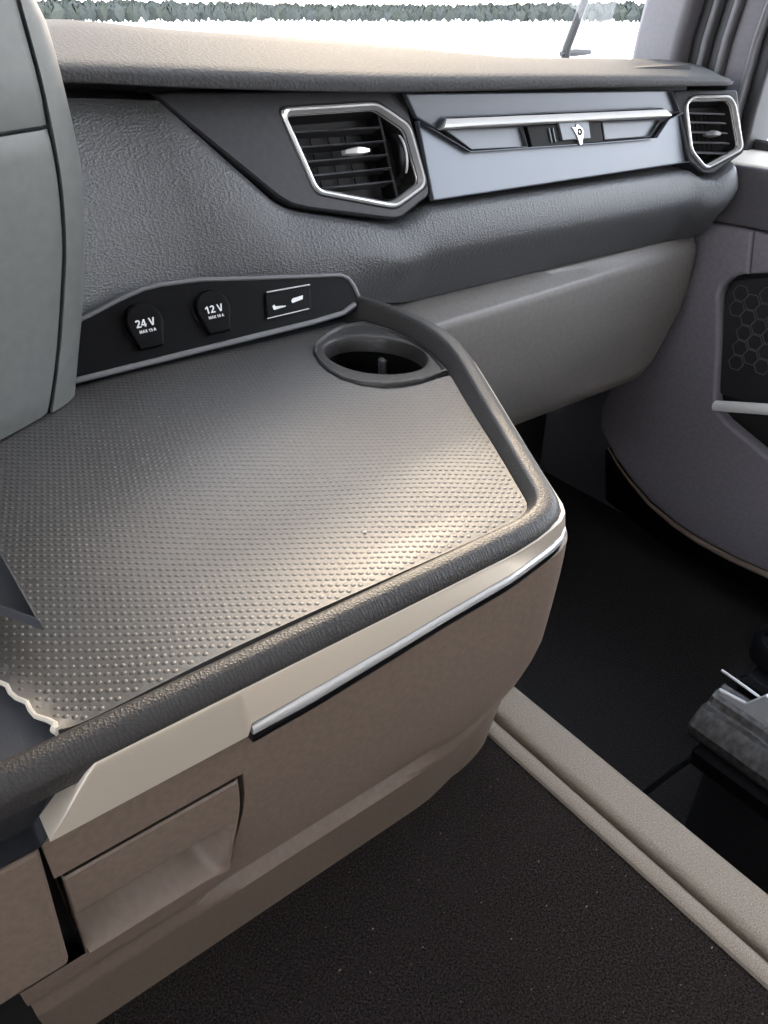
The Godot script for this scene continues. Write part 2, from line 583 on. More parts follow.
# ---------------------------------------------------------------- dashboard
const LIP_X := [-1.1, 0.05, 0.187, 0.25, 0.48, 0.75, 1.0]
const LIP_TOP := [-0.02, -0.022, -0.028, -0.0323, -0.0461, -0.0558, -0.0667]
const LIP_BOT := [-0.034, -0.036, -0.0402, -0.0455, -0.0597, -0.0676, -0.0765]
const CREST_X := [-1.1, 0.237, 0.339, 0.4815, 0.588, 0.764, 1.037, 1.157]
const CREST_Y := [0.002, -0.0045, -0.0125, -0.0215, -0.0295, -0.0441, -0.0593, -0.0665]

func dashboard() -> void:
	var t := thing("dashboard", "dark grey grained dashboard with a padded top under the windscreen", "dashboard", v(0.5, -0.27, 0.65))
	var s := Shape.new()
	var rs := []
	var end := 1.022
	var xs := steps(-1.1, 0.05, 8) + steps(0.1, 0.97, 29)
	for k in 9: xs.append(0.975 + (end - 0.975) * sin(PI / 2 * (k + 1) / 9.0))
	for x in xs:
		var lt := along(LIP_X, LIP_TOP, x); var lb := along(LIP_X, LIP_BOT, x); var cy := along(CREST_X, CREST_Y, x)
		var q := clampf((x - 0.975) / (end - 0.975), 0, 1)
		var back := 0.018 * (1 - sqrt(maxf(0, 1 - q * q)))
		var f := 0.609 + back - 0.03 * smoothstep(0.25, 0.02, x)
		var drop := 0.004 * q * q
		var go := func(y: float, d: float) -> Vector3: return v(x + clampf((x - 0.80) / 0.22, 0, 1) * clampf(d - 0.63, 0.0, 0.2) * 0.9, y, d)
		rs.append([v(x, lb + 0.001, 0.70), v(x, lb, f + 0.030), v(x, lb, f + 0.003), v(x, lb + 0.0012, f + 0.0006), v(x, lerpf(lb, lt, 0.5), f), v(x, lt - 0.004 - drop, f + 0.0015), v(x, lt - 0.001 - drop, f + 0.005), v(x, lerpf(lt, cy, 0.08) - drop, f + 0.014), go.call(lerpf(lt, cy, 0.45) - drop, 0.675), go.call(lerpf(lt, cy, 0.82) - drop, 0.725), go.call(cy - drop, 0.78), go.call(cy - 0.006 - drop, 0.83), go.call(cy - 0.03 - drop, 0.90), go.call(-0.13, 0.975)])
	var below := []
	for p in rs[-1]: below.append(Vector3(p.x - 0.004, minf(p.y - 0.004, v(0, -0.085, 0).y), p.z))
	rs.append(below)
	s.rows(rs)
	part(s, "top_pad", M.dash_top, t, Vector3(0, 1, 0.3), 60)

	# lower pad: from the gap under the lip, the vent surround and the trim panel down to the glovebox
	var tx := [0.0, 0.197, 0.2686, 0.3504, 0.3654, 0.3849, 0.4712, 0.4845, 0.5212, 0.9528, 0.968, 0.985, 1.024]
	var ty := [-0.046, -0.0518, -0.0579, -0.1391, -0.1475, -0.1530, -0.1736, -0.1744, -0.1632, -0.1701, -0.1800, -0.1815, -0.1640]
	var bx := [0.0, 0.38, 0.44, 0.52, 1.02]
	var by := [-0.235, -0.235, -0.243, -0.2585, -0.2585]
	var bd := [0.597, 0.600, 0.612, 0.630, 0.628]
	s = Shape.new()
	rs = []
	xs = steps(0.09, 0.26, 10) + [0.2686] + steps(0.278, 0.3504, 8) + [0.358, 0.3654, 0.375, 0.3849, 0.41, 0.44, 0.4712, 0.4845, 0.503, 0.5212] + steps(0.55, 0.94, 16) + [0.9528, 0.96, 0.968, 0.976, 0.985, 0.995, 1.005, 1.014, 1.020, 1.024]
	for x in xs:
		var y0 := along(tx, ty, x, false); var y1 := along(bx, by, x)
		var d0 := 0.6645 + 0.3 * y0
		var turn := 0.47 * maxf(0, x - 0.95)
		var wrap := 0.05 * smoothstep(0.27, 0.02, x)
		var d1 := along(bx, bd, x)
		var rightness := smoothstep(0.36, 0.5, x)
		var endq := clampf((x - 0.985) / 0.039, 0, 1)
		var endback := 0.02 * (1 - sqrt(maxf(0, 1 - endq * endq)))
		var y1e := lerpf(y1, y1 + 0.02, endq * endq)
		var row := [v(x, y0 + 0.004, d0 + 0.05 - wrap)]
		row.append(v(x, y0 + 0.0005, d0 + 0.012 - wrap - turn * 0.9 + endback))
		for k in 19:
			var u := k / 18.0
			var lin := lerpf(d0, d1, u)
			var left := lin - 0.010 * sin(PI * u)                                   # gentle swell
			var y := lerpf(y0, y1e, u)
			var peak := 0.40
			var w := u / peak if u < peak else (1 - u) / (1 - peak)
			var right := lin - 0.021 * (w * (1.0 - 0.25 * w * w) / 0.75) * 0.9
			var d := lerpf(left, right, rightness) - wrap - turn * (1.0 - 0.2 * u) + endback
			if k == 0: d += 0.002
			row.append(v(x, y, d))
		row.append(v(x, y1e - 0.001, d1 + 0.03))
		rs.append(row)
	s.rows(rs)
	s.cap(rs[-1])
	part(s, "lower_pad", M.dash, t, Vector3(0, 0.2, 1), 50)

	# black sheet added behind the gaps to block light and read as shade
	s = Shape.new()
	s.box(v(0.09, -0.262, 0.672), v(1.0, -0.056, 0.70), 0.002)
	part(s, "shade_backing", M.void, t)

	# smooth dark surround of the inner vent
	var fr := frame(0, -0.3, 0.6645)
	var outer := rounded(on(fr, 0, -0.3, 0.6645, [[0.262, -0.052], [0.3546, -0.1348], [0.3668, -0.1425], [0.3842, -0.1477], [0.4727, -0.1668], [0.4850, -0.1665], [0.5208, -0.1520], [0.5232, -0.1470], [0.5093, -0.0610]]), 0.003, 2)
	var inner := rounded(on(fr, 0, -0.3, 0.6645, VENT_L), 0.006, 4)
	var both := matched(outer, inner, Vector2(0.445, -0.118))
	s = Shape.new()
	s.ring(fr.translated_local(Vector3(0, 0, 0.001)), both[0], both[1], 0.012, 0.0018)
	part(s, "vent_surround", M.smooth_dark, t)

	# dark panel round the outer vent
	var f2 := frame(0.47, -0.3, 1.108)
	outer = rounded(on(f2, 0.47, -0.3, 1.108, [[0.932, -0.080], [1.012, -0.081], [1.0195, -0.150], [0.9785, -0.1735], [0.9655, -0.1735], [0.9475, -0.158]]), 0.004, 3)
	inner = rounded(on(f2, 0.47, -0.3, 1.108, VENT_R), 0.006, 4)
	var mid := on(f2, 0.47, -0.3, 1.108, [[0.98, -0.125]])
	both = matched(outer, inner, mid[0])
	s = Shape.new()
	s.ring(f2.translated_local(Vector3(0, 0, 0.0)), both[0], both[1], 0.03, 0.0018)
	part(s, "vent_surround", M.smooth_dark, t)

const VENT_L := [[0.3716, -0.0685], [0.4760, -0.0693], [0.5110, -0.0900], [0.5205, -0.1430], [0.4780, -0.1585], [0.3930, -0.1365]]
const VENT_R := [[0.9451, -0.0950], [0.9552, -0.0867], [1.0020, -0.0870], [1.0090, -0.0960], [1.0178, -0.1478], [0.9720, -0.1680], [0.9655, -0.1660], [0.9500, -0.1480]]

func shrink(list: Array, k: float) -> PackedVector2Array:
	var o := PackedVector2Array()
	for p in list: o.append(p)
	if Geometry2D.is_polygon_clockwise(o): o.reverse()
	return Shape.inset(o, k)

func vents() -> void:
	# inner vent
	var fr := frame(0, -0.3, 0.6645)
	var at := v(0.445, -0.16, 0.63)
	var t := thing("air_vent", "large air vent with silver bezel, thin slats and a thumb wheel beside the dark surround", "air vent", at)
	var pts := on(fr, 0, -0.3, 0.6645, VENT_L)
	vent(t, fr, pts, 0.0062, [[-0.0868, 0.3795, 0.478], [-0.0985, 0.3825, 0.481], [-0.1100, 0.3860, 0.482], [-0.1213, 0.3895, 0.483], [-0.1325, 0.4000, 0.484]], 0, -0.3, 0.6645, 0.0, M.slat)
	# divider and thumb wheel at the right of the slats
	var s := Shape.new()
	var dv := on(fr, 0, -0.3, 0.6645, [[0.4775, -0.078], [0.4815, -0.080], [0.4880, -0.148], [0.4840, -0.149]])
	s.plate(fr.translated_local(Vector3(0, 0, -0.004)), PackedVector2Array(dv), 0.03, 0.001)
	part(s, "divider", M.black, t)
	s = Shape.new()
	var wheel := []
	for k in 17:
		var a := lerpf(-1.15, 1.15, k / 16.0)
		var ring := []
		var c := fr * (Vector3(0.4945, -0.1195, -0.012) + Vector3(0, sin(a) * 0.021, cos(a) * 0.016))
		for q in [[-0.004, -0.003], [-0.0042, 0.0], [-0.003, 0.0012], [0.003, 0.0012], [0.0042, 0.0], [0.004, -0.003]]:
			ring.append(c + fr.basis * (Vector3(q[0], 0, 0) + Vector3(0, sin(a), cos(a)) * q[1]))
		wheel.append(ring)
	s.rows(wheel, true)
	s.cap(wheel[0]); var l: Array = wheel[-1].duplicate(); l.reverse(); s.cap(l)
	part(s, "thumb_wheel", M.black_gloss, t, Vector3.ZERO, 30)
	s = Shape.new()
	wheel = []
	for k in 11:
		var a := lerpf(-0.8, 0.9, k / 10.0)
		var c := fr * (Vector3(0.4975, -0.1195, -0.0115) + Vector3(0, sin(a) * 0.021, cos(a) * 0.016))
		wheel.append(c + fr.basis * (Vector3(0, sin(a), cos(a)) * 0.0010))
	s.tube(wheel, [0.0009, 0.0013, 0.0013, 0.0013, 0.0013, 0.0013, 0.0013, 0.0013, 0.0013, 0.0013, 0.0009], 6)
	part(s, "wheel_rim", M.satin, t)
	knob(t, fr, Vector2(0.446, -0.1115), 0.0135, M.satin)
	# outer vent
	fr = frame(0.47, -0.3, 1.108)
	t = thing("air_vent", "small air vent with silver bezel at the door end of the dashboard", "air vent", v(0.98, -0.17, 0.6))
	pts = on(fr, 0.47, -0.3, 1.108, VENT_R)
	vent(t, fr, pts, 0.0055, [[-0.1050, 0.951, 0.997], [-0.1150, 0.9515, 0.998], [-0.1262, 0.953, 1.000], [-0.1375, 0.955, 1.002], [-0.1490, 0.959, 1.000]], 0.47, -0.3, 1.108, 0.0065, M.bead)  # slats paler than the inner vent's, light on their tops put into the colour
	var kk := on(fr, 0.47, -0.3, 1.108, [[0.980, -0.1285]])
	knob(t, fr, kk[0], 0.0105, M.edging)

func vent(t: Node3D, fr: Transform3D, pts: Array, wide: float, slats: Array, a: float, b: float, c: float, tilt: float, slat_mat: Material) -> void:
	var o := PackedVector2Array()
	for p in pts: o.append(p)
	if Geometry2D.is_polygon_clockwise(o): o.reverse()
	var list := []
	for p in o: list.append(p)
	var il := []
	for p in Shape.inset(o, wide): il.append(p)
	var outer := rounded(list, 0.009, 5); var inner := rounded(il, 0.006, 5)
	var s := Shape.new()
	s.ring(fr.translated_local(Vector3(0, 0, 0.0035)), outer, inner, 0.012, 0.0016, -0.0005, 0.0055)
	part(s, "bezel", M.satin, t, Vector3.ZERO, 30)
	# the throat: inner walls and back
	s = Shape.new()
	var deepin := Shape.inset(inner, 0.002)
	s.rows([Shape.lift(fr, Shape.inset(inner, -0.0005), -0.002), Shape.lift(fr, deepin, -0.020), Shape.lift(fr, Shape.inset(inner, 0.004), -0.024)], true)
	var bk := Shape.lift(fr, Shape.inset(inner, 0.004), -0.024)
	s.cap(bk)
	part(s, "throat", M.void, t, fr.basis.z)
	for e in slats:
		var q := on(fr, a, b, c, [[e[1], e[0]], [e[2], e[0] - 0.0022]])
		s = Shape.new()
		var rs := []
		for k in 2:
			var p: Vector2 = q[k]
			var ring := []
			for w in [[0.0008, -0.003], [0.0, -0.0022], [-0.0008, -0.003], [-0.0022 + tilt * 0.5, -0.011], [-0.0032 + tilt, -0.0195], [-0.002 + tilt, -0.0195], [-0.0005 + tilt * 0.5, -0.011]]:
				ring.append(fr * Vector3(p.x, p.y + w[0], w[1]))
			rs.append(ring)
		s.rows(rs, true)
		s.cap(rs[0]); var l: Array = rs[1].duplicate(); l.reverse(); s.cap(l)
		part(s, "slat", slat_mat, t, Vector3.ZERO, 30)
	# upright vanes far inside
	var n := 5
	for k in n:
		var x: float = lerpf(slats[0][1] + 0.012, slats[0][2] - 0.01, k / (n - 1.0))
		var q := on(fr, a, b, c, [[x, slats[0][0]], [x + 0.004, slats[-1][0]]])
		s = Shape.new()
		s.tube([fr * Vector3(q[0].x, q[0].y, -0.0215), fr * Vector3(q[1].x, q[1].y, -0.0215)], [0.0008], 6)
		part(s, "vane", M.black, t)

func knob(t: Node3D, fr: Transform3D, p: Vector2, half: float, m: Material) -> void:
	var s := Shape.new()
	var rs := []
	for k in 9:
		var u := k / 8.0
		var x := lerpf(-half, half, u)
		var h := 0.0036 * (0.45 + 0.55 * sin(PI * clampf(u * 0.9 + 0.05, 0, 1)))
		var z := 0.0005 + 0.0035 * sin(PI * u)
		var ring := []
		for q in [[-h, -0.006], [-h, z - 0.002], [-h * 0.6, z], [h * 0.6, z], [h, z - 0.002], [h, -0.006]]:
			ring.append(fr * Vector3(p.x + x, p.y - 0.02 * x + q[0], q[1]))
		rs.append(ring)
	s.rows(rs, true)
	s.cap(rs[0]); var l: Array = rs[-1].duplicate(); l.reverse(); s.cap(l)
	part(s, "slider_knob", m, t, Vector3.ZERO, 40)

func trim_panel() -> void:
	var a := 0.0; var b := -0.3; var c := 0.6645
	var fr := frame(a, b, c)
	var t := thing("dash_trim_panel", "silver dashboard trim panel with a chrome strip and small crest between the two vents", "trim panel", v(0.73, -0.165, 0.63))
	var s := Shape.new()
	var fu := frame(0, 0, 0.633)                                      # the upper plate stands upright
	s.plate(fu, rounded([Vector2(0.5020, -0.0630), Vector2(0.9140, -0.0790), Vector2(0.9370, -0.1029), Vector2(0.9090, -0.1075), Vector2(0.8990, -0.0975), Vector2(0.5540, -0.0865), Vector2(0.5430, -0.0960), Vector2(0.5160, -0.0838)], 0.0015, 2), 0.006, 0.0012)
	part(s, "upper_plate", M.silver, t)
	s = Shape.new()
	s.plate(fr.translated_local(Vector3(0, 0, 0.002)), rounded(on(fr, a, b, c, [[0.5205, -0.0865], [0.5450, -0.0985], [0.5835, -0.1180], [0.7830, -0.1252], [0.8860, -0.1280], [0.9120, -0.1100], [0.9425, -0.1040], [0.9475, -0.1300], [0.9545, -0.1600], [0.5255, -0.1572]]), 0.0015, 2), 0.006, 0.0012)
	part(s, "lower_plate", M.silver, t)
	# chrome strip
	s = Shape.new()
	var ends := on(fr, a, b, c, [[0.5545, -0.0880], [0.9030, -0.0992], [0.5480, -0.0962], [0.9110, -0.1075]])
	var crs := []
	for k in 9:
		var u := k / 8.0
		var tp: Vector2 = ends[0].lerp(ends[1], u); var bt: Vector2 = ends[2].lerp(ends[3], u)
		var g := 0.5 if k == 0 or k == 8 else 1.0
		var ring := []
		for q in [[0.0, 0.0030], [0.10, 0.0045], [0.65, 0.0045 + 0.0040 * g], [0.85, 0.0045 + 0.0045 * g], [0.97, 0.0045 + 0.0036 * g], [1.0, 0.004], [1.0, -0.004], [0.0, -0.004]]:
			var p: Vector2 = tp.lerp(bt, q[0])
			ring.append(fr * Vector3(p.x, p.y, q[1]))
		crs.append(ring)
	s.rows(crs, true)
	var cl: Array = crs[-1].duplicate(); cl.reverse(); s.cap(cl); s.cap(crs[0])
	part(s, "chrome_strip", M.bright, t, Vector3.ZERO, 40)
	# slot: recess floor, two pale fronts, black insert, latch with crest
	s = Shape.new()
	s.plate(fr.translated_local(Vector3(0, 0, -0.008)), rounded(on(fr, a, b, c, [[0.535, -0.088], [0.925, -0.098], [0.92, -0.135], [0.57, -0.128]]), 0.001, 1), 0.003, 0.0005)
	part(s, "recess", M.void, t)
	s = Shape.new()
	s.plate(fr.translated_local(Vector3(0, 0, -0.002)), rounded(on(fr, a, b, c, [[0.5560, -0.0965], [0.6640, -0.1005], [0.6695, -0.1205], [0.5875, -0.1165]]), 0.001, 2), 0.005, 0.0008)
	part(s, "compartment_front", M.silver_face, t)
	s = Shape.new()
	s.plate(fr.translated_local(Vector3(0, 0, -0.002)), rounded(on(fr, a, b, c, [[0.7925, -0.1045], [0.9020, -0.1085], [0.8790, -0.1255], [0.7945, -0.1230]]), 0.001, 2), 0.005, 0.0008)
	part(s, "compartment_front", M.silver_face, t)
	s = Shape.new()
	s.plate(fr.translated_local(Vector3(0, 0, -0.001)), rounded(on(fr, a, b, c, [[0.6690, -0.1010], [0.7880, -0.1040], [0.7905, -0.1248], [0.6740, -0.1220]]), 0.001, 2), 0.006, 0.0008)
	part(s, "insert", M.black, t)
	for x in [0.700, 0.706]:
		s = Shape.new()
		s.plate(fr.translated_local(Vector3(0, 0, 0.0008)), PackedVector2Array(on(fr, a, b, c, [[x, -0.1055], [x + 0.0016, -0.1055], [x + 0.0042, -0.1195], [x + 0.0026, -0.1195]])), 0.0018, 0.0003, 1)
		part(s, "pin", M.silver_face, t)
	s = Shape.new()
	s.plate(fr.translated_local(Vector3(0, 0, 0.002)), rounded(on(fr, a, b, c, [[0.7150, -0.1010], [0.7640, -0.1030], [0.7660, -0.1200], [0.7190, -0.1188]]), 0.001, 2), 0.005, 0.0008)
	var latch := part(s, "latch", M.silver_face, t)
	# crest: a pointed wing-like shape with a ring
	s = Shape.new()
	var cx := 0.7445; var cy := -0.1130
	var wing := []
	for q in [[-0.0105, 0.0060], [-0.0035, 0.0050], [-0.002, 0.0090], [0.003, 0.0060], [0.0075, 0.003], [0.0085, -0.002], [0.006, -0.008], [0.0045, -0.0125], [0.0005, -0.0125], [-0.001, -0.007], [-0.0045, -0.001]]:
		wing.append(Vector2(cx + q[0], (cy + q[1]) * 1.044))
	s.plate(fr.translated_local(Vector3(0, 0, 0.0034)), rounded(wing, 0.001, 2), 0.002, 0.0005)
	part(s, "crest", M.satin, latch)
	s = Shape.new()
	var ring := []
	for k in 15: ring.append(fr * Vector3(cx + 0.0015 + cos(k * TAU / 14) * 0.0026, cy * 1.044 + 0.0004 + sin(k * TAU / 14) * 0.0028, 0.0036))
	s.tube(ring, [0.0010], 6)
	part(s, "crest_ring", M.black_gloss, latch)

func glovebox() -> void:
	var t := thing("glovebox", "taupe glovebox below the dashboard with a pale rounded upper edge", "glovebox", v(0.75, -0.49, 0.63))
	var s := Shape.new()
	var ys := [-0.2600, -0.2606, -0.2665, -0.2730, -0.2760, -0.284, -0.305, -0.335, -0.365, -0.395, -0.42, -0.442, -0.46, -0.474, -0.484, -0.490]
	var ds := [0.652, 0.626, 0.6105, 0.5955, 0.5920, 0.5902, 0.5895, 0.5905, 0.593, 0.598, 0.605, 0.615, 0.630, 0.65, 0.675, 0.71]
	var rs := []
	for k in 37:
		var u := k / 36.0
		var q := maxf(0, (u - 0.94) / 0.06)
		var round_back := 0.035 * (1 - sqrt(maxf(0, 1 - q * q)))
		var row := []
		for i in ys.size():
			var y: float = ys[i]
			var xe := along([-0.50, -0.46, -0.42, -0.36, -0.26], [0.945, 0.98, 1.010, 1.034, 1.040], y)
			var x := lerpf(0.42, xe, u)
			var d: float = ds[i] + 0.026 * smoothstep(0.45, 1.03, x) * clampf((0.66 - ds[i]) / 0.05, 0, 1)
			d = minf(d, maxf(ds[i], 0.625))
			row.append(v(x, y, d + round_back))
		rs.append(row)
	s.rows(rs)
	part(s, "lid", M.glove, t, Vector3(0, 0, 1), 55)
	s = Shape.new()
	s.box(v(0.42, -0.475, 0.66), v(0.93, -0.27, 0.95), 0.01)
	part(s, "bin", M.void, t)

# ---------------------------------------------------------------- centre console
# stations of the rim from the front left round the corner to the back: inner edge (x, d), outer edge (x, d), top height
func rim_stations() -> Array:
	var r := []
	for x in [-0.35, -0.1, 0.0, 0.06, 0.12, 0.18, 0.23, 0.25]: r.append([x, 0.2355, x, 0.2172, -0.2265])
	r.append([0.262, 0.2358, 0.266, 0.2174, -0.2262])
	r.append([0.270, 0.2368, 0.277, 0.2186, -0.2258])
	r.append([0.2770, 0.2390, 0.2862, 0.2212, -0.2250])
	r.append([0.2820, 0.2425, 0.2930, 0.2255, -0.2242])
	r.append([0.2858, 0.2475, 0.2980, 0.2318, -0.2235])
	r.append([0.2895, 0.2540, 0.3025, 0.2400, -0.2228])
	for u in [0.12, 0.3, 0.5, 0.7, 0.88, 1.0]:
		r.append([lerpf(0.2895, 0.3705, u), lerpf(0.254, 0.4085, u), lerpf(0.3025, 0.3900, u), lerpf(0.240, 0.4040, u), lerpf(-0.2228, -0.2170, u)])
	r.append([0.3790, 0.430, 0.4010, 0.428, -0.2160])
	r.append([0.3860, 0.452, 0.4085, 0.452, -0.2155])
	r.append([0.3915, 0.480, 0.4125, 0.482, -0.2150])
	r.append([0.3930, 0.510, 0.4130, 0.515, -0.2150])
	r.append([0.3900, 0.540, 0.4090, 0.548, -0.2150])
	r.append([0.3840, 0.565, 0.4020, 0.578, -0.2150])
	return r

func console() -> void:
	var t := thing("centre_console", "centre console with grained dark rim, silver band and taupe drawer front", "console", v(0.15, -0.502, 0.4))
	var st := rim_stations()
	var s := Shape.new()
	var rs := []
	for e in st:
		var i := Vector2(e[0], e[1]); var o := Vector2(e[2], e[3]); var top: float = e[4]
		var w := o - i
		var ring := []
		# (share across, height): inner foot, inner slope, rounded top, outer roll
		var low := -0.2375
		var lift := top + 0.2335
		for q in [[-0.02, -0.240], [0.0, -0.2335], [0.05, -0.2335 + lift * 0.25], [0.24, -0.2335 + lift * 0.80], [0.32, top - 0.0006], [0.42, top], [0.60, top], [0.72, top - 0.0005], [0.84, top - 0.0020], [0.93, top - 0.0044], [0.98, top - 0.0068], [1.0, minf(top - 0.0088, -0.2300)], [0.98, low - 0.004], [0.7, low - 0.006]]:
			var p: Vector2 = i + w * q[0]
			ring.append(v(p.x, q[1], p.y))
		rs.append(ring)
	s.rows(rs, true)
	var l: Array = rs[-1].duplicate(); l.reverse(); s.cap(l); s.cap(rs[0])
	part(s, "rim", M.rim, t, Vector3.ZERO, 55)

	# shelf under the mat
	s = Shape.new()
	var poly := PackedVector2Array([Vector2(-0.35, 0.232)])
	for e in st.slice(2): poly.append(Vector2(e[0], e[1]).lerp(Vector2(e[2], e[3]), 0.2))
	poly.append(Vector2(0.38, 0.60)); poly.append(Vector2(-0.35, 0.60))
	# the cup hole is cut as a notch from the back edge
	var hole := cup_outline(0.0385, 0.050)
	var notch := PackedVector2Array()
	for p in hole: notch.append(p)
	var cut := Geometry2D.clip_polygons(poly, notch)
	var whole: PackedVector2Array = cut[0]
	if cut.size() > 1:
		# bridge the hole to the outline through the back
		var slit := PackedVector2Array([Vector2(0.3509, 0.48), Vector2(0.3511, 0.48), Vector2(0.3511, 0.7), Vector2(0.3509, 0.7)])
		var joined := Geometry2D.merge_polygons(notch, slit)
		whole = Geometry2D.clip_polygons(poly, joined[0])[0]
	var flat := Transform3D(Basis(Vector3(1, 0, 0), Vector3(0, 0, -1), Vector3(0, 1, 0)), v(0, -0.2335, 0))
	s.plate(flat, whole, 0.004, 0.0)
	part(s, "shelf", M.shelf, t)

	# the silver band, the chrome strip and the dark strip below it follow the outer edge
	var yb := func(x: float) -> float:
		return along([0.0914, 0.1637, 0.2208, 0.2667, 0.30, 0.42], [-0.2519, -0.2485, -0.2443, -0.2425, -0.2412, -0.235], x)
	var path := []; var outs := []
	for x in [0.005, 0.012, 0.018, 0.024, 0.028, 0.05, 0.085, 0.0875, 0.0900, 0.12, 0.16, 0.20, 0.24]: path.append(Vector2(x, 0.2168)); outs.append(Vector2(0, -1))
	for k in range(7, st.size()):
		var a := Vector2(st[k - 1][2], st[k - 1][3]); var b := Vector2(st[mini(k + 1, st.size() - 1)][2], st[mini(k + 1, st.size() - 1)][3])
		var dir := (b - a).normalized()
		var nrm := Vector2(dir.y, -dir.x)
		outs.append(nrm)
		path.append(Vector2(st[k][2], st[k][3]) + nrm * (0.0004 + 0.0012 * smoothstep(0.05, 0.75, nrm.x)))
	s = Shape.new()
	rs = []
	for k in path.size():
		var p: Vector2 = path[k]; var nrm: Vector2 = outs[k]
		var top := lerpf(-0.2572, -0.2352, clampf((p.x - 0.005) / 0.022, 0.02, 1)) + 0.0045 * smoothstep(0.24, 0.30, p.x) + 0.006 * smoothstep(0.30, 0.40, p.x)
		var bot: float = -0.2582 if p.x < 0.089 else yb.call(p.x)
		var e := minf(0.0022, (top - bot) * 0.4)
		var out := lerpf(0.0050, 0.0014, smoothstep(0.235, 0.275, p.x))
		var lean := lerpf(out, 0.0, clampf((top - bot) / 0.023, 0, 1)) if p.x < 0.03 else 0.0
		var ring := []
		for q in [[-0.008, top], [lean - 0.0012, top], [lean + 0.0002, top - e * 0.35], [lerpf(lean, out, 0.1) + 0.0003, top - e], [out, bot + 0.0008], [out - 0.0008, bot], [-0.006, bot]]:
			var h: Vector2 = p + nrm * q[0]
			ring.append(v(h.x, q[1], h.y))
		rs.append(ring)
	s.rows(rs, true)
	l = rs[-1].duplicate(); l.reverse(); s.cap(l); s.cap(rs[0])
	part(s, "silver_band", M.band, t, Vector3.ZERO, 28)
	for piece in 2:
		s = Shape.new()
		rs = []
		for k in path.size():
			var p: Vector2 = path[k]; var nrm: Vector2 = outs[k]
			if p.x < 0.0895: continue
			var y0: float = yb.call(p.x)
			var g := clampf((p.x - 0.0865) / 0.006, 0.7, 1)
			var ring := []
			var hh := lerpf(0.0040, 0.0028, smoothstep(0.094, 0.19, p.x))
			for w in 7:
				var ang := lerpf(PI / 2, -PI / 2, w / 6.0)
				if piece == 0:
					var h: Vector2 = p + nrm * (lerpf(0.0040, 0.0006, smoothstep(0.235, 0.275, p.x)) + 0.0022 * cos(ang) * g)
					ring.append(v(h.x, y0 - 0.0003 - hh + sin(ang) * hh * g, h.y))
				else:
					var h: Vector2 = p + nrm * (lerpf(0.0032, 0.0, smoothstep(0.235, 0.275, p.x)) + 0.0012 * cos(ang) * g)
					ring.append(v(h.x, y0 - 0.0031 - 2.0 * hh + sin(ang) * 0.0026 * g, h.y))
			var hb: Vector2 = p - nrm * 0.007
			var mid := y0 - (0.0003 + hh if piece == 0 else 0.0031 + 2.0 * hh)
			ring.append(v(hb.x, mid - 0.0028, hb.y)); ring.append(v(hb.x, mid + 0.0028, hb.y))
			rs.append(ring)
		s.rows(rs, true)
		l = rs[-1].duplicate(); l.reverse(); s.cap(l); s.cap(rs[0])
		part(s, ["chrome_strip", "dark_strip"][piece], [M.satin, M.black_gloss][piece], t, Vector3.ZERO, 50)

	# taupe body: front face with the grip groove, rounded right corner and the side running forward
	s = Shape.new()
	var ys := [-0.2670, -0.2680, -0.2725, -0.280, -0.2925, -0.31, -0.325, -0.34, -0.355, -0.3665, -0.376, -0.383, -0.3865, -0.3885, -0.391, -0.395, -0.399, -0.402, -0.405, -0.4085, -0.412, -0.416, -0.420, -0.425, -0.435, -0.45, -0.47, -0.485, -0.503]
	var xs := [-0.027, 0.0019, 0.0025, 0.02, 0.04, 0.06, 0.075, 0.0875, 0.092, 0.098, 0.106, 0.116, 0.13, 0.145, 0.16, 0.175, 0.19, 0.205, 0.22, 0.235, 0.25, 0.265, 0.278]
	var cols := []
	for x in xs:
		var c := []
		for y in ys: c.append(v(corner_in(x, y) if x == 0.0875 else x, y + body_lift(x, y), front_depth(x, y)))
		cols.append(c)
	for k in 10:                                                    # corner
		var ang := PI / 2 * (k + 1) / 10.0 * 0.78
		var c := []
		for y in ys:
			var r := 0.018
			var xe := along([-0.503, -0.44, -0.40, -0.36, -0.34, -0.265], [0.332, 0.322, 0.312, 0.3085, 0.312, 0.3105], y)
			c.append(v(lerpf(0.278, xe, sin(ang) / sin(PI / 2 * 0.78)), y + body_lift(0.278 + 0.03 * k / 9.0, y), front_depth(0.278 + 0.02 * k / 9.0, y) + r * (1 - cos(ang))))
		cols.append(c)
	for d in [0.03, 0.08, 0.15, 0.25, 0.33]:
		var c := []
		for i in ys.size():
			var y: float = ys[i]
			var p: Vector3 = cols[32][i]
			c.append(p + Vector3(d * 0.42 * (1.0 if d < 0.2 else 0.9), 0, -d))
		cols.append(c)
	for i in range(cols.size() - 1):
		for j in range(ys.size() - 1):
			var open: bool = i < xs.size() - 1 and xs[i] > 0.001 and xs[i] < 0.087 and ys[j] <= -0.2925 and ys[j] > -0.366
			if i == 0 and ys[j] > -0.366: open = true
			if not open: s.quad(cols[i][j], cols[i + 1][j], cols[i + 1][j + 1], cols[i][j + 1])
	# left edge turned in, and the frame of the drawer opening
	var edge := []; var edge2 := []
	for j in 10: edge.append(cols[1][j]); edge2.append(cols[1][j] + Vector3(0.001, 0, -0.02))
	s.rows([edge2, edge])
	edge = []; edge2 = []
	for j in range(9, ys.size()): edge.append(cols[0][j]); edge2.append(cols[0][j] + Vector3(0.001, 0, -0.02))
	s.rows([edge2, edge])
	var x0 := 0.0025; var x1 := 0.0875
	var loop := []; var loop2 := []
	for x in [0.0025, 0.02, 0.04, 0.06, 0.075, 0.0875]: loop.append(v(x, -0.2925, front_depth(x, -0.2925)))
	for y in [-0.31, -0.325, -0.34, -0.355, -0.3665]: loop.append(v(corner_in(x1, y), y, front_depth(x1, y)))
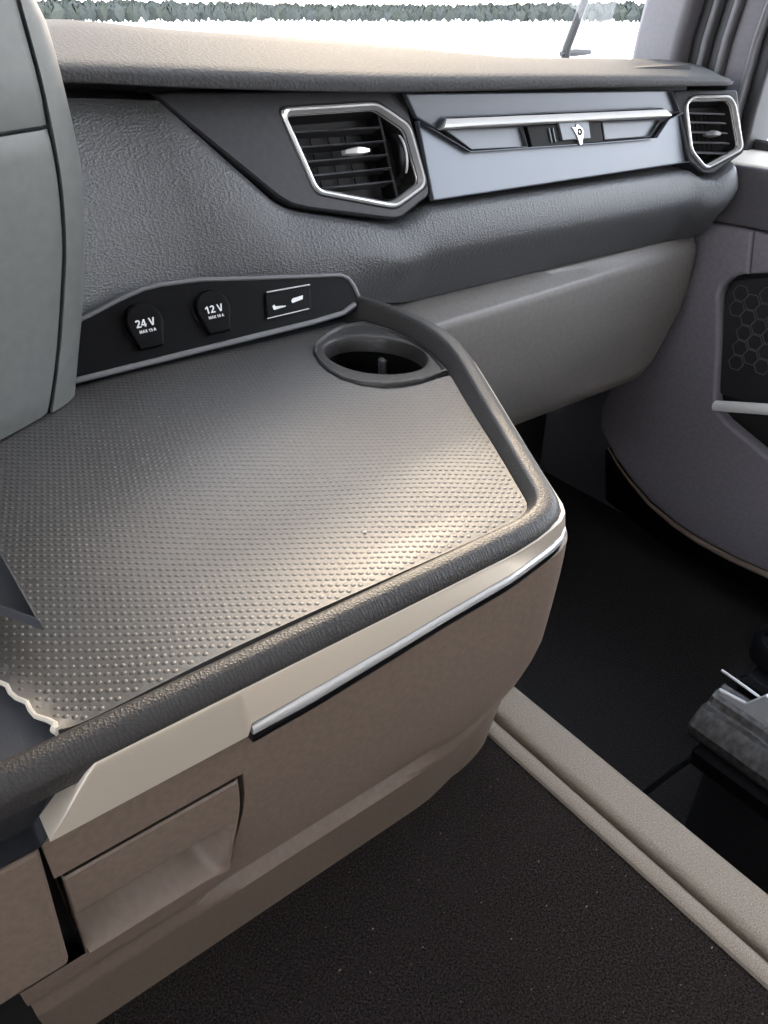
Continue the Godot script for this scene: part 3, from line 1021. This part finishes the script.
	for x in [0.075, 0.06, 0.04, 0.02, 0.0025]: loop.append(v(x, -0.3665, front_depth(x, -0.3665)))
	for y in [-0.355, -0.34, -0.325, -0.31]: loop.append(v(x0, y, front_depth(x0, y)))
	for p in loop: loop2.append(p + Vector3(0, 0, -0.02))
	s.rows([loop, loop2], true)
	part(s, "body", M.taupe, t, Vector3(0, 0, 1), 32)
	# dark boxes added behind the gaps, their colour standing in for shade
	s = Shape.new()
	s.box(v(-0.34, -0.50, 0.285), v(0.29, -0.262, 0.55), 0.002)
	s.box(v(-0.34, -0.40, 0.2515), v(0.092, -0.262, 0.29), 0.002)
	part(s, "dark_gap_backing", M.void, t)

	# drawer with a scooped grip
	s = Shape.new()
	var rows := []
	var dy := [-0.3060, -0.2966, -0.2974, -0.301, -0.308, -0.316, -0.322, -0.3245, -0.3258, -0.3266, -0.3276, -0.3295, -0.3325, -0.3365, -0.341, -0.3455, -0.350, -0.354, -0.3572, -0.3597, -0.3612, -0.3625, -0.3632]
	var dp := [0.2380, 0.2246, 0.2234, 0.2236, 0.2242, 0.2249, 0.2253, 0.2256, 0.2266, 0.2300, 0.2360, 0.2420, 0.2465, 0.2490, 0.2495, 0.2480, 0.2445, 0.2400, 0.2350, 0.2305, 0.2290, 0.2298, 0.2400]
	for x in [0.0042, 0.0046, 0.0055, 0.010, 0.02, 0.03, 0.04, 0.05, 0.056, 0.060, 0.064, 0.067, 0.070, 0.073, 0.076, 0.079, 0.0815, 0.0838, 0.0848, 0.0853]:
		var k := 1.0 - smoothstep(0.066, 0.0825, x)
		var edge_in := 0.002 * (clampf((0.0055 - x) / 0.0013, 0, 1) + clampf((x - 0.0838) / 0.0015, 0, 1))
		if x < 0.0043 or x > 0.0852: edge_in = 0.016
		var c := []
		for i in dy.size():
			var y: float = dy[i]
			var face := 0.2236 + (-0.2974 - y) * 0.068
			var d: float = dp[i]
			if i > 1 and i < dy.size() - 1: d = lerpf(face, d, k) if i > 6 else d
			c.append(v(corner_in(x, y) - 0.06 * (-0.295 - y) * 1.0 * clampf(1.0 - x / 0.085, 0, 1) * 0.4, y, d + edge_in))
		rows.append(c)
	s.rows(rows)
	part(s, "drawer", M.taupe, t, Vector3(0, 0, 1), 40)

	# covers left of the drawer
	s = Shape.new()
	var fr := frame(0, 0.06, 0.2035)
	s.plate(fr, rounded(on(fr, 0, 0.06, 0.2035, [[-0.30, -0.2685], [0.0008, -0.2685], [-0.0045, -0.3530], [-0.30, -0.353]]), 0.003, 3), 0.012, 0.002)
	part(s, "side_cover", M.taupe, t)
	s = Shape.new()
	fr = frame(0, 0, 0.2178)
	s.plate(fr, rounded([Vector2(-0.30, -0.236), Vector2(0.026, -0.236), Vector2(0.002, -0.2655), Vector2(-0.30, -0.2655)], 0.0015, 2), 0.012, 0.001)
	part(s, "rim_apron", M.smooth_dark, t)

# the drawer opening draws in towards its lower right corner
func corner_in(x: float, y: float) -> float:
	return x - clampf((x - 0.04) / 0.0475, 0, 1) * 0.010 * smoothstep(-0.310, -0.3665, y) * smoothstep(-0.385, -0.3665, y)

func body_lift(x: float, y: float) -> float:
	return smoothstep(-0.34, -0.268, y) * along([0.088, 0.094, 0.1675, 0.226, 0.273, 0.31], [0.0, -0.0032, 0.0002, 0.0045, 0.0098, 0.0115], x)

func front_depth(x: float, y: float) -> float:
	var d := along([-0.503, -0.47, -0.44, -0.418, -0.411, -0.3935, -0.3865, -0.36, -0.33, -0.268, -0.267], [0.276, 0.267, 0.258, 0.2510, 0.2505, 0.2450, 0.2385, 0.2325, 0.228, 0.2215, 0.2235], y)
	var span := smoothstep(0.068, 0.084, x) * (1.0 - smoothstep(0.19, 0.24, x))
	var cutv := smoothstep(-0.3855, -0.3905, y) * (1.0 - smoothstep(-0.402, -0.426, y))
	d += 0.026 * span * cutv
	d += 0.010 * smoothstep(0.24, 0.31, x) * smoothstep(-0.345, -0.40, y)
	return d

func cup_outline(rx: float, ry: float) -> PackedVector2Array:
	var r := PackedVector2Array()
	for k in 40:
		var a := TAU * k / 40
		var p := Vector2(cos(a) * rx, sin(a) * ry).rotated(deg_to_rad(14))
		r.append(Vector2(0.351, 0.478) + p)
	return r

const MAT_D := [0.2345, 0.2365, 0.239, 0.2425, 0.248, 0.30, 0.36, 0.400, 0.4065, 0.4078, 0.4095, 0.413, 0.4188, 0.432, 0.4494, 0.468, 0.4859, 0.505, 0.520, 0.535, 0.548, 0.554]
const MAT_R := [0.2680, 0.2750, 0.2795, 0.2828, 0.2860, 0.3134, 0.3450, 0.3662, 0.3690, 0.3640, 0.3420, 0.3280, 0.3165, 0.3040, 0.2975, 0.2975, 0.3015, 0.3090, 0.3200, 0.3440, 0.3720, 0.3740]

func mat_left(d: float) -> float:
	var wave := 0.0016 * sin(d * 420.0) + 0.0008 * sin(d * 900.0)
	return along([0.234, 0.243, 0.274, 0.34, 0.42, 0.60], [0.0235, 0.0190, 0.0105, -0.02, -0.06, -0.06], d) + wave * smoothstep(0.36, 0.25, d)

func mat_height(x: float, d: float) -> float:
	var h := -0.2308
	h += 0.0011 * sin(x * 31.0 + d * 17.0 + 0.6) * smoothstep(0.55, 0.40, d)
	h += 0.0008 * sin(x * -19.0 + d * 43.0)
	h += 0.0015 * smoothstep(0.262, 0.240, d) * smoothstep(0.0, 0.15, x) * (0.6 + 0.4 * sin(x * 40.0))
	var e := x - mat_left(d)
	h += 0.0030 * exp(-e * 160.0) * smoothstep(0.36, 0.27, d)
	return h

func rubber_mat() -> void:
	var t := thing("rubber_mat", "dark grey studded rubber mat lying on the console shelf", "mat", v(0.15, -0.2335, 0.39))
	var s := Shape.new()
	var rs := []; var under := []
	var ds := []
	for i in range(MAT_D.size() - 1):
		var n := maxi(1, int((MAT_D[i + 1] - MAT_D[i]) / 0.0045))
		for k in n: ds.append(lerpf(MAT_D[i], MAT_D[i + 1], float(k) / n))
	ds.append(MAT_D[-1])
	for d in ds:
		var a := mat_left(d); var b := along(MAT_D, MAT_R, d, false)
		var row := []; var low := []
		for j in 61:
			var x := lerpf(a, b, j / 60.0)
			row.append(v(x, mat_height(x, d), d))
		var last: Vector3 = row[-1]
		row.append(last + Vector3(0.0005, -0.0022, 0))
		rs.append(row)
	s.rows(rs)
	var skirt := []
	for p in rs[0]: skirt.append(p + Vector3(0, -0.002, 0.0004))
	s.rows([skirt, rs[0]])
	part(s, "sheet", M.mat, t, Vector3.UP, 60)
	s = Shape.new()
	var edge := []
	for i in rs.size():
		if ds[i] > 0.37: break
		edge.append(rs[i][0] + Vector3(0.0002, -0.0006, 0))
	var rad := []
	for i in edge.size(): rad.append(0.0010 + 0.0010 * exp(-i * 0.6))
	s.tube(edge, rad, 7)
	part(s, "cut_edge", M.cut, t)
	# studs
	var dome := Shape.new()
	var ring3 := []
	for e in [[0.00145, 0.0], [0.00120, 0.00016], [0.0007, 0.00030], [0.00025, 0.00034]]:
		var ring := []
		for k in 8: ring.append(Vector3(cos(k * TAU / 8) * e[0], e[1], sin(k * TAU / 8) * e[0]))
		ring3.append(ring)
	dome.rows(ring3, true)
	dome.cap(ring3[3])
	var spots := []
	var u := Vector2(0.8, -0.6); var w := Vector2(0.6, 0.8)
	var step := 0.0036
	for i in range(-140, 140):
		for j in range(-140, 140):
			var p := Vector2(0.16, 0.39) + u * (i + 0.5 * (j & 1)) * step + w * j * step * 1.32
			if p.y < 0.2365 or p.y > 0.552: continue
			if p.x < mat_left(p.y) + 0.002 or p.x > along(MAT_D, MAT_R, p.y, false) - 0.0022: continue
			spots.append(v(p.x, mat_height(p.x, p.y) - 0.00005, p.y))
	var mm := MultiMesh.new()
	mm.transform_format = MultiMesh.TRANSFORM_3D
	mm.mesh = make(dome, Vector3.ZERO, Vector3.UP, 80)
	mm.instance_count = spots.size()
	for i in spots.size(): mm.set_instance_transform(i, Transform3D(Basis(), spots[i] - base_of[t]))
	var o := MultiMeshInstance3D.new()
	o.name = "studs"
	o.multimesh = mm
	o.material_override = M.mat
	o.set_meta("kind", "stuff")
	t.add_child(o)

func cup_holder() -> void:
	var t := thing("cup_holder", "dark oval cup holder sunk into the back corner of the console shelf", "cup holder", v(0.351, -0.31, 0.478))
	# collar: from the shelf outline to the opening
	var outline := PackedVector2Array()
	for p in [[0.3705, 0.4100], [0.3420, 0.4100], [0.3280, 0.4140], [0.3165, 0.4200], [0.3045, 0.4335], [0.2985, 0.4500], [0.2985, 0.4680], [0.3025, 0.4860], [0.3100, 0.5050], [0.3210, 0.5205], [0.3440, 0.5360], [0.3640, 0.5460], [0.3850, 0.5420], [0.3910, 0.5100], [0.3895, 0.4800], [0.3840, 0.4500], [0.3770, 0.4280]]:
		outline.append(Vector2(p[0], p[1]))
	var open := cup_outline(0.0345, 0.0455)
	var both := matched(outline, open, Vector2(0.351, 0.478))
	var flat := Transform3D(Basis(Vector3(1, 0, 0), Vector3(0, 0, -1), Vector3(0, 1, 0)), v(0, 0, 0))
	var s := Shape.new()
	var rs := []
	var lvl := [[0.0, -0.2335], [0.0, -0.2300], [0.04, -0.2288], [0.09, -0.2284], [0.16, -0.2290], [0.20, -0.2302], [0.25, -0.2310], [0.6, -0.2312], [0.85, -0.2318], [0.94, -0.2330], [1.0, -0.2365], [1.03, -0.2450]]
	for e in lvl:
		var o := PackedVector2Array()
		for i in both[0].size(): o.append(both[0][i].lerp(both[1][i], e[0]))
		rs.append(Shape.lift(flat, o, e[1]))
	s.rows(rs, true)
	part(s, "collar", M.rim, t, Vector3.UP, 50)
	s = Shape.new()
	rs = []
	for e in [[1.0, -0.240], [0.98, -0.26], [0.93, -0.29], [0.88, -0.305], [0.80, -0.310]]:
		rs.append(Shape.lift(flat, scaled_cup(e[0]), e[1]))
	s.rows(rs, true)
	s.cap(rs[-1])
	part(s, "cup", M.black, t, Vector3.UP, 50)
	s = Shape.new()
	s.box(v(0.374, -0.275, 0.497), v(0.379, -0.249, 0.506), 0.002)
	part(s, "spring_tab", M.bead, t)

func scaled_cup(k: float) -> PackedVector2Array:
	return cup_outline(0.0352 * k, 0.0462 * k)

func socket_panel() -> void:
	var a := 0.0; var b := -0.5; var c := 0.667
	var fr := frame(a, b, c)
	var t := thing("socket_panel", "black socket panel with grey edging standing behind the console shelf", "socket panel", v(0.27, -0.228, 0.555))
	var outline := on(fr, a, b, c, [[0.06, -0.2265], [0.385, -0.2255], [0.3935, -0.2150], [0.3915, -0.2040], [0.3820, -0.1955], [0.2525, -0.1790], [0.2116, -0.1765], [0.1595, -0.1875], [0.06, -0.205]])
	var s := Shape.new()
	s.plate(fr, rounded(outline, 0.006, 4), 0.02, 0.001)
	part(s, "panel", M.black, t)
	s = Shape.new()
	var line := []
	for p in on(fr, a, b, c, [[0.06, -0.2048], [0.13, -0.1935], [0.1595, -0.1872], [0.185, -0.1810], [0.2050, -0.1772], [0.2200, -0.1765], [0.2525, -0.1782], [0.30, -0.1845], [0.36, -0.1920], [0.3815, -0.1948], [0.3880, -0.1985], [0.3915, -0.2045], [0.3935, -0.2140]]):
		line.append(fr * Vector3(p.x, p.y, 0.0002))
	s.tube(line, [0.0018], 8)
	part(s, "edging", M.edging, t)
	s = Shape.new()
	line = []
	for p in on(fr, a, b, c, [[0.06, -0.2262], [0.15, -0.2258], [0.25, -0.2253], [0.34, -0.2250], [0.372, -0.2235], [0.386, -0.2190]]):
		line.append(fr * Vector3(p.x, p.y, 0.0020))
	s.tube(line, [0.0024], 8)
	part(s, "edging", M.edging, t)
	# two flap caps
	var caps := [[0.1965, -0.2000, "24 V", "MAX 15 A"], [0.2535, -0.2005, "12 V", "MAX 10 A"]]
	for e in caps:
		var q: Vector2 = on(fr, a, b, c, [[e[0], e[1]]])[0]
		s = Shape.new()
		var ring := PackedVector2Array(); var hole := PackedVector2Array()
		for k in 28:
			ring.append(q + Vector2.from_angle(k * TAU / 28) * 0.0162)
			hole.append(q + Vector2.from_angle(k * TAU / 28) * 0.0142)
		s.ring(fr.translated_local(Vector3(0, 0, 0.0025)), ring, hole, 0.004, 0.0008)
		part(s, "socket_ring", M.black_gloss, t)
		s = Shape.new()
		var o := PackedVector2Array()
		for k in 19: o.append(q + Vector2(0.0005, 0.0012) + Vector2.from_angle(lerpf(-0.12, PI + 0.12, k / 18.0)) * 0.0140)
		o.append(q + Vector2(-0.0105, -0.0125)); o.append(q + Vector2(-0.0090, -0.0185)); o.append(q + Vector2(0.0090, -0.0185)); o.append(q + Vector2(0.0110, -0.0125))
		s.plate(fr.translated_local(Vector3(0, 0, 0.0062)), o, 0.0055, 0.0014, 3)
		var cap := part(s, "socket_cap", M.black, t, Vector3.ZERO, 35, "black flap cap marked %s" % e[2])
		var lf := fr.translated_local(Vector3(0, 0, 0.0063))
		words(e[2], 0.0078, lf, q + Vector2(0, 0.0000), M.print, cap)
		words(e[3], 0.0030, lf, q + Vector2(0, -0.0060), M.print, cap)
	# cover of the small ports, with two printed signs
	s = Shape.new()
	s.plate(fr.translated_local(Vector3(0, 0, 0.0022)), rounded(on(fr, a, b, c, [[0.3035, -0.1965], [0.3470, -0.1975], [0.3425, -0.2150], [0.2980, -0.2150]]), 0.002, 3), 0.003, 0.0012)
	var cover := part(s, "port_cover", M.black, t)
	for e in [[[0.3050, -0.1962], [0.3468, -0.1972], 0.0007, 0.0007], [[0.2985, -0.2148], [0.3395, -0.2145], 0.0007, 0.0005]]:
		var q := on(fr, a, b, c, [e[0], e[1]])
		s = Shape.new()
		s.tube([fr * Vector3(q[0].x, q[0].y, 0.0022), fr * Vector3(q[1].x, q[1].y, 0.0022)], [e[3]], 6)
		part(s, "bevel", M.satin, cover)
	var signs := [[[0.3065, -0.2068], [0.3085, -0.2060], [0.3090, -0.2075], [0.3185, -0.2085], [0.3185, -0.2092], [0.3090, -0.2092], [0.3080, -0.2100], [0.3065, -0.2096]], [[0.3250, -0.2060], [0.3270, -0.2045], [0.3375, -0.2038], [0.3360, -0.2066], [0.3255, -0.2078]]]
	for e in signs:
		s = Shape.new()
		s.plate(fr.translated_local(Vector3(0, 0, 0.0025)), PackedVector2Array(on(fr, a, b, c, e)), 0.0003, 0.0, 1)
		part(s, "printed_sign", M.print, cover)

# ---------------------------------------------------------------- instrument housing on the left
func tower() -> void:
	var t := thing("instrument_housing", "greenish grey side of the instrument housing with seams, standing on the mat", "dashboard housing", v(0.05, -0.231, 0.5))
	var ey := [-0.2295, -0.1981, -0.1607, -0.1232, -0.0810, -0.0406, -0.0037, 0.0157, 0.20]
	var ex := [0.1275, 0.1401, 0.1545, 0.1645, 0.1725, 0.1715, 0.1684, 0.1602, 0.10]
	var gx := [0.1040, 0.1190, 0.1334, 0.1455, 0.1518, 0.1528, 0.1510, 0.1500, 0.09]
	var panel := func(y0: float, y1: float, called: String):
		var s := Shape.new()
		var rs := []
		for k in 25:
			var y := lerpf(y0, y1, k / 24.0)
			var g := along(ey, gx, y)
			var lean := 0.02 * smoothstep(-0.06, 0.2, y)
			var e := 0.0018 * (1.0 if k == 0 or k == 24 else 0.0)
			var row := []
			row.append(v(-0.40, y, 0.4532 + 0.6 * -0.40 + 0.11 + e))
			for u in [0.0, 0.3, 0.6, 0.8, 0.92, 0.985]:
				var x := lerpf(-0.16, g - 0.0022, u)
				row.append(v(x, y, 0.4532 + 0.6 * x + lean + e + 0.05 * pow(1.0 - u, 2.0)))
			var x2 := g - 0.0008
			row.append(v(x2, y, 0.4532 + 0.6 * x2 + lean + 0.0020 + e))
			row.append(v(x2 + 0.0001, y, 0.4532 + 0.6 * x2 + lean + 0.02))
			rs.append(row)
		var first := []; var last := []
		for p in rs[0]: first.append(p + Vector3(0, 0, -0.015))
		for p in rs[-1]: last.append(p + Vector3(0, 0, -0.015))
		s.rows([first] + rs + [last])
		part(s, called, M.tower, t, Vector3(0.5, 0, 1), 40)
	panel.call(-0.2290, -0.0605, "lower_panel")
	panel.call(-0.0580, 0.30, "upper_panel")
	# edge strip wrapping round to the dashboard
	var s := Shape.new()
	var rs := []
	for k in 41:
		var y := lerpf(-0.2290, 0.30, k / 40.0)
		var g := along(ey, gx, y) + 0.0008; var x1 := along(ey, ex, y)
		var lean := 0.02 * smoothstep(-0.06, 0.2, y)
		var row := [v(g, y, 0.4532 + 0.6 * g + lean + 0.02), v(g + 0.0001, y, 0.4532 + 0.6 * g + lean + 0.002)]
		for u in [0.06, 0.25, 0.5, 0.7, 0.84, 0.93, 0.98, 1.0]:
			var x := lerpf(g, x1, u)
			row.append(v(x, y, 0.4532 + 0.6 * x + lean + 0.006 * pow(u, 3.0)))
		row.append(v(x1 - 0.002, y, 0.4532 + 0.6 * x1 + lean + 0.016))
		row.append(v(x1 - 0.02, y, 0.66))
		rs.append(row)
	s.rows(rs)
	part(s, "edge_strip", M.tower, t, Vector3(1, 0, 1), 50)
	s = Shape.new()
	s.rows([[v(-0.16, -0.228, 0.49), v(-0.16, 0.29, 0.49)], [v(0.10, -0.228, 0.545), v(0.12, 0.29, 0.56)]])
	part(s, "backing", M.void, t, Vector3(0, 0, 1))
	# wedge-shaped corner of the panel below the steering column
	s = Shape.new()
	var flat := Transform3D(Basis(Vector3(1, 0, 0), Vector3(0, 0, -1), Vector3(0, 1, 0)).rotated(Vector3(0, 0, 1), 0.10), v(0.032, -0.2105, 0.279))
	var pts := rounded([Vector2(0, 0), Vector2(0.0, 0.06), Vector2(-0.012, 0.17), Vector2(-0.085, 0.17)], 0.0008, 2)
	s.plate(flat, pts, 0.006, 0.0007, 2)
	single(s, "column_panel", M.shelf, v(-0.05, -0.222, 0.33), "grey pointed panel corner jutting over the rubber mat", "panel")

# ---------------------------------------------------------------- passenger door
func door() -> void:
	var X := 1.05
	var fr := Transform3D(Basis(Vector3(0, 0, 1), Vector3(0, 1, 0), Vector3(-1, 0, 0)), v(X, 0, 0))
	var d2 := func(list: Array) -> Array:
		var r := []
		for p in list: r.append(Vector2(-p[0], p[1]))
		return r
	var t := thing("door_1", "grey passenger door with speaker grille and chrome handle", "", v(1.1, -0.74, 0.4), "", "structure")
	# window ledge
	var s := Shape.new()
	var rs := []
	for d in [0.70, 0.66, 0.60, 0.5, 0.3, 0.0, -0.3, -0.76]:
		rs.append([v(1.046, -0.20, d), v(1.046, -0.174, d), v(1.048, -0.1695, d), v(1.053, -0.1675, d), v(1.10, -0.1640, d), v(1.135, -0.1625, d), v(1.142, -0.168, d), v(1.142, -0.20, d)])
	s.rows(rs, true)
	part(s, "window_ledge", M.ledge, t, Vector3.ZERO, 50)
	s = Shape.new()
	s.box(v(1.135, -0.19, -0.76), v(1.147, -0.150, 0.70), 0.003)
	part(s, "window_seal", M.rubber, t)
	s = Shape.new()
	s.plate(fr.translated_local(Vector3(0, 0, 0.006)), rounded(d2.call([[0.70, -0.171], [0.70, -0.2450], [0.55, -0.2440], [-0.3, -0.235], [-0.3, -0.166]]), 0.004, 3), 0.03, 0.003)
	part(s, "upper_panel", M.door_dark, t)
	# main panel round the pocket
	s = Shape.new()
	var main := d2.call([[0.5625, -0.2480], [0.68, -0.2490], [0.70, -0.40], [0.76, -0.58], [0.755, -0.62], [0.715, -0.6620], [0.67, -0.692], [0.624, -0.7140], [0.57, -0.729], [0.52, -0.7355], [0.46, -0.7360], [0.40, -0.7315], [-0.3, -0.70], [-0.3, -0.640], [0.20, -0.630], [0.30, -0.604], [0.450, -0.5515], [0.530, -0.5230], [0.5480, -0.5120], [0.5560, -0.4930], [0.5720, -0.41], [0.5905, -0.345], [0.5890, -0.330], [0.5790, -0.3160], [0.5640, -0.3075], [0.5545, -0.3050]])
	s.plate(fr, PackedVector2Array(main), 0.02, 0.006, 4)
	part(s, "main_panel", M.door, t, Vector3.ZERO, 45)
	s = Shape.new()
	s.plate(fr, PackedVector2Array(d2.call([[0.5610, -0.2480], [-0.3, -0.2390], [-0.3, -0.275], [0.45, -0.2915], [0.53, -0.2985], [0.5530, -0.3045]])), 0.02, 0.004, 3)
	part(s, "upper_strip", M.door, t)
	# pocket back, grille with honeycomb ridges, chrome handle
	s = Shape.new()
	s.plate(fr.translated_local(Vector3(0, 0, -0.028)), PackedVector2Array(d2.call([[0.61, -0.28], [0.61, -0.66], [-0.3, -0.66], [-0.3, -0.26]])), 0.02, 0.0)
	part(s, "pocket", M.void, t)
	s = Shape.new()
	s.plate(fr.translated_local(Vector3(0, 0, -0.010)), rounded(d2.call([[0.5860, -0.345], [0.5755, -0.3200], [0.5300, -0.3040], [-0.25, -0.280], [-0.25, -0.46], [0.5560, -0.488]]), 0.006, 3), 0.012, 0.002)
	var grille := part(s, "speaker_grille", M.rubber, t, Vector3.ZERO, 38, "dark speaker grille with honeycomb ridges")
	var hex := Shape.new()
	var ring := []
	for k in 7: ring.append(Vector3(0, sin(k * TAU / 6) * 0.0118, cos(k * TAU / 6) * 0.0118))
	hex.tube(ring, [0.0007], 5)
	var hm := make(hex, Vector3.ZERO)
	for i in 6:
		for j in 5:
			var d := 0.563 - 0.0195 * i
			var y := -0.335 - 0.0225 * j - 0.01125 * (i & 1) + 0.003 * i
			if d > 0.570 - 0.12 * (-0.335 - y) * 1.3 - 0.003: continue
			var o := MeshInstance3D.new()
			o.name = "ridge"
			o.mesh = hm
			o.material_override = M.ridge
			o.position = v(X + 0.0098, y, d) - base_of[t]
			grille.add_child(o, true)
	s = Shape.new()
	rs = []
	for e in [[0.5555, 0.6], [0.5530, 1.0], [0.50, 1.0], [0.40, 1.0], [0.20, 1.0]]:
		var ring2 := []
		var d: float = e[0]
		var y := -0.5035 + (0.5555 - d) * 0.30
		for k in 10:
			var ang := TAU * k / 10
			ring2.append(v(X - 0.002 - cos(ang) * 0.005 * e[1], y + sin(ang) * 0.0088 * e[1], d))
		rs.append(ring2)
	s.rows(rs, true)
	s.cap(rs[0]); var l: Array = rs[-1].duplicate(); l.reverse(); s.cap(l)
	part(s, "handle", M.bright, t, Vector3.ZERO, 50, "chrome handle bar below the grille")
	# pale piping along the lower edge and the step cover below
	s = Shape.new()
	var path := []; var rad := []
	for p in [[0.728, -0.650, 0.0012], [0.70, -0.674, 0.0016], [0.67, -0.6935, 0.002], [0.624, -0.7165, 0.003], [0.57, -0.7315, 0.0042], [0.52, -0.738, 0.0048], [0.46, -0.7385, 0.005], [0.40, -0.734, 0.005], [0.2, -0.724, 0.005], [-0.3, -0.705, 0.005]]:
		path.append(v(X - 0.002, p[1], p[0])); rad.append(p[2])
	s.tube(path, rad, 8)
	part(s, "piping", M.taupe, t)
	s = Shape.new()
	s.plate(fr.translated_local(Vector3(0, 0, -0.006)), rounded(d2.call([[0.74, -0.66], [0.62, -0.73], [0.40, -0.748], [-0.3, -0.72], [-0.3, -0.83], [0.40, -0.79], [0.60, -0.785], [0.72, -0.76]]), 0.004, 2), 0.02, 0.004)
	part(s, "step_cover", M.black, t)

func seat_base() -> void:
	var t := thing("seat_base", "black passenger seat base with a scuffed steel rail in the footwell", "seat base", v(0.75, -0.85, 0.0))
	var s := Shape.new()
	var flat := Transform3D(Basis(Vector3(1, 0, 0), Vector3(0, 0, -1), Vector3(0, 1, 0)), v(0, -0.690, 0))
	s.plate(flat, rounded([Vector2(0.622, 0.240), Vector2(0.98, 0.240), Vector2(0.98, -0.35), Vector2(0.622, -0.35)], 0.02, 4), 0.16, 0.008, 3)
	part(s, "pedestal", M.smooth_dark, t)
	s = Shape.new()
	var rs := []
	for d in [0.262, 0.258, 0.1, -0.35]:
		var ring := []
		for q in [[0.612, -0.664], [0.610, -0.658], [0.612, -0.650], [0.622, -0.640], [0.630, -0.634], [0.640, -0.636], [0.643, -0.634], [0.647, -0.629], [0.652, -0.6265], [0.672, -0.6265], [0.676, -0.632], [0.676, -0.664]]: ring.append(v(q[0] + (0.002 if d > 0.26 else 0.0), q[1], d))
		rs.append(ring)
	s.rows(rs, true)
	s.cap(rs[0]); var l: Array = rs[-1].duplicate(); l.reverse(); s.cap(l)
	part(s, "rail", M.steel, t, Vector3.ZERO, 20)
	s = Shape.new()
	s.box(v(0.60, -0.690, -0.35), v(0.97, -0.664, 0.245), 0.004)
	part(s, "carriage", M.black_gloss, t)
	s = Shape.new()
	s.box(v(0.682, -0.640, -0.35), v(0.92, -0.612, 0.255), 0.006)
	part(s, "slide_cover", M.black_gloss, t)
	s = Shape.new()
	s.plate(Transform3D(Basis(Vector3(0, 0, 1), Vector3(0, 1, 0), Vector3(-1, 0, 0)), v(0.652, 0, 0)), PackedVector2Array([Vector2(-0.258, -0.632), Vector2(-0.200, -0.632), Vector2(-0.204, -0.592), Vector2(-0.212, -0.590), Vector2(-0.228, -0.616), Vector2(-0.258, -0.620)]), 0.004, 0.001, 1)
	part(s, "bracket", M.satin, t)
	s = Shape.new()
	s.tube([v(0.668, -0.608, 0.268), v(0.668, -0.610, 0.236), v(0.672, -0.616, 0.215)], [0.0016], 6)
	part(s, "release_wire", M.satin, t)
	s = Shape.new()
	rs = []
	for e in [[0.036, -0.575], [0.036, -0.560], [0.034, -0.553], [0.030, -0.550], [0.027, -0.552], [0.025, -0.560]]:
		var ring := []
		for k in 20: ring.append(v(0.742 + cos(k * TAU / 20) * e[0], e[1] - 0.035, 0.238 + sin(k * TAU / 20) * e[0]))
		rs.append(ring)
	s.rows(rs, true)
	s.cap(rs[-1])
	part(s, "turn_knob", M.black_gloss, t, Vector3.UP, 45)
	s = Shape.new()
	s.tube([v(0.600, -0.845, 0.30), v(0.606, -0.79, 0.285), v(0.618, -0.73, 0.262), v(0.622, -0.69, 0.245)], [0.003, 0.004, 0.004, 0.003], 7)
	part(s, "cable", M.rubber, t)

# ---------------------------------------------------------------- lint and crumbs
func specks() -> void:
	var rng := RandomNumberGenerator.new()
	rng.seed = 21
	var bit := Shape.new()
	bit.box(Vector3(-0.5, -0.3, -0.5), Vector3(0.5, 0.3, 0.5), 0.2)
	var mm := MultiMesh.new()
	mm.transform_format = MultiMesh.TRANSFORM_3D
	mm.mesh = make(bit, Vector3.ZERO)
	var list := []
	for k in 420:
		var p := Vector2(rng.randf_range(-0.05, 0.328), rng.randf_range(-0.12, 0.265))
		var size := 0.0003 + 0.0007 * pow(rng.randf(), 4.0)
		list.append(Transform3D(Basis.from_euler(Vector3(rng.randf(), rng.randf() * 6, rng.randf())).scaled(Vector3(size * rng.randf_range(1, 2.5), size, size)), v(p.x, -0.5015, p.y)))
	for k in 90:
		var p := Vector2(rng.randf_range(0.352, 0.383), rng.randf_range(-0.05, 0.3))
		var size := rng.randf_range(0.0002, 0.0006)
		list.append(Transform3D(Basis().scaled(Vector3(size, size, size)), v(p.x, -0.4974, p.y)))
	mm.instance_count = list.size()
	for i in list.size(): mm.set_instance_transform(i, list[i])
	var o := MultiMeshInstance3D.new()
	o.name = "lint_specks"
	o.multimesh = mm
	o.material_override = M.sill
	add_child(o)
	put(o, "pale lint and dust specks scattered over the dark carpet", "lint", "", "stuff")
	var s := Shape.new()
	s.box(Vector3(0.1928, 0.6188, -0.2746), Vector3(0.1948, 0.6200, -0.2736), 0.0004)
	single(s, "crumb", M.crumb, Vector3(0.1937, 0.6188, -0.274), "tiny white crumb on the rubber mat", "crumb")
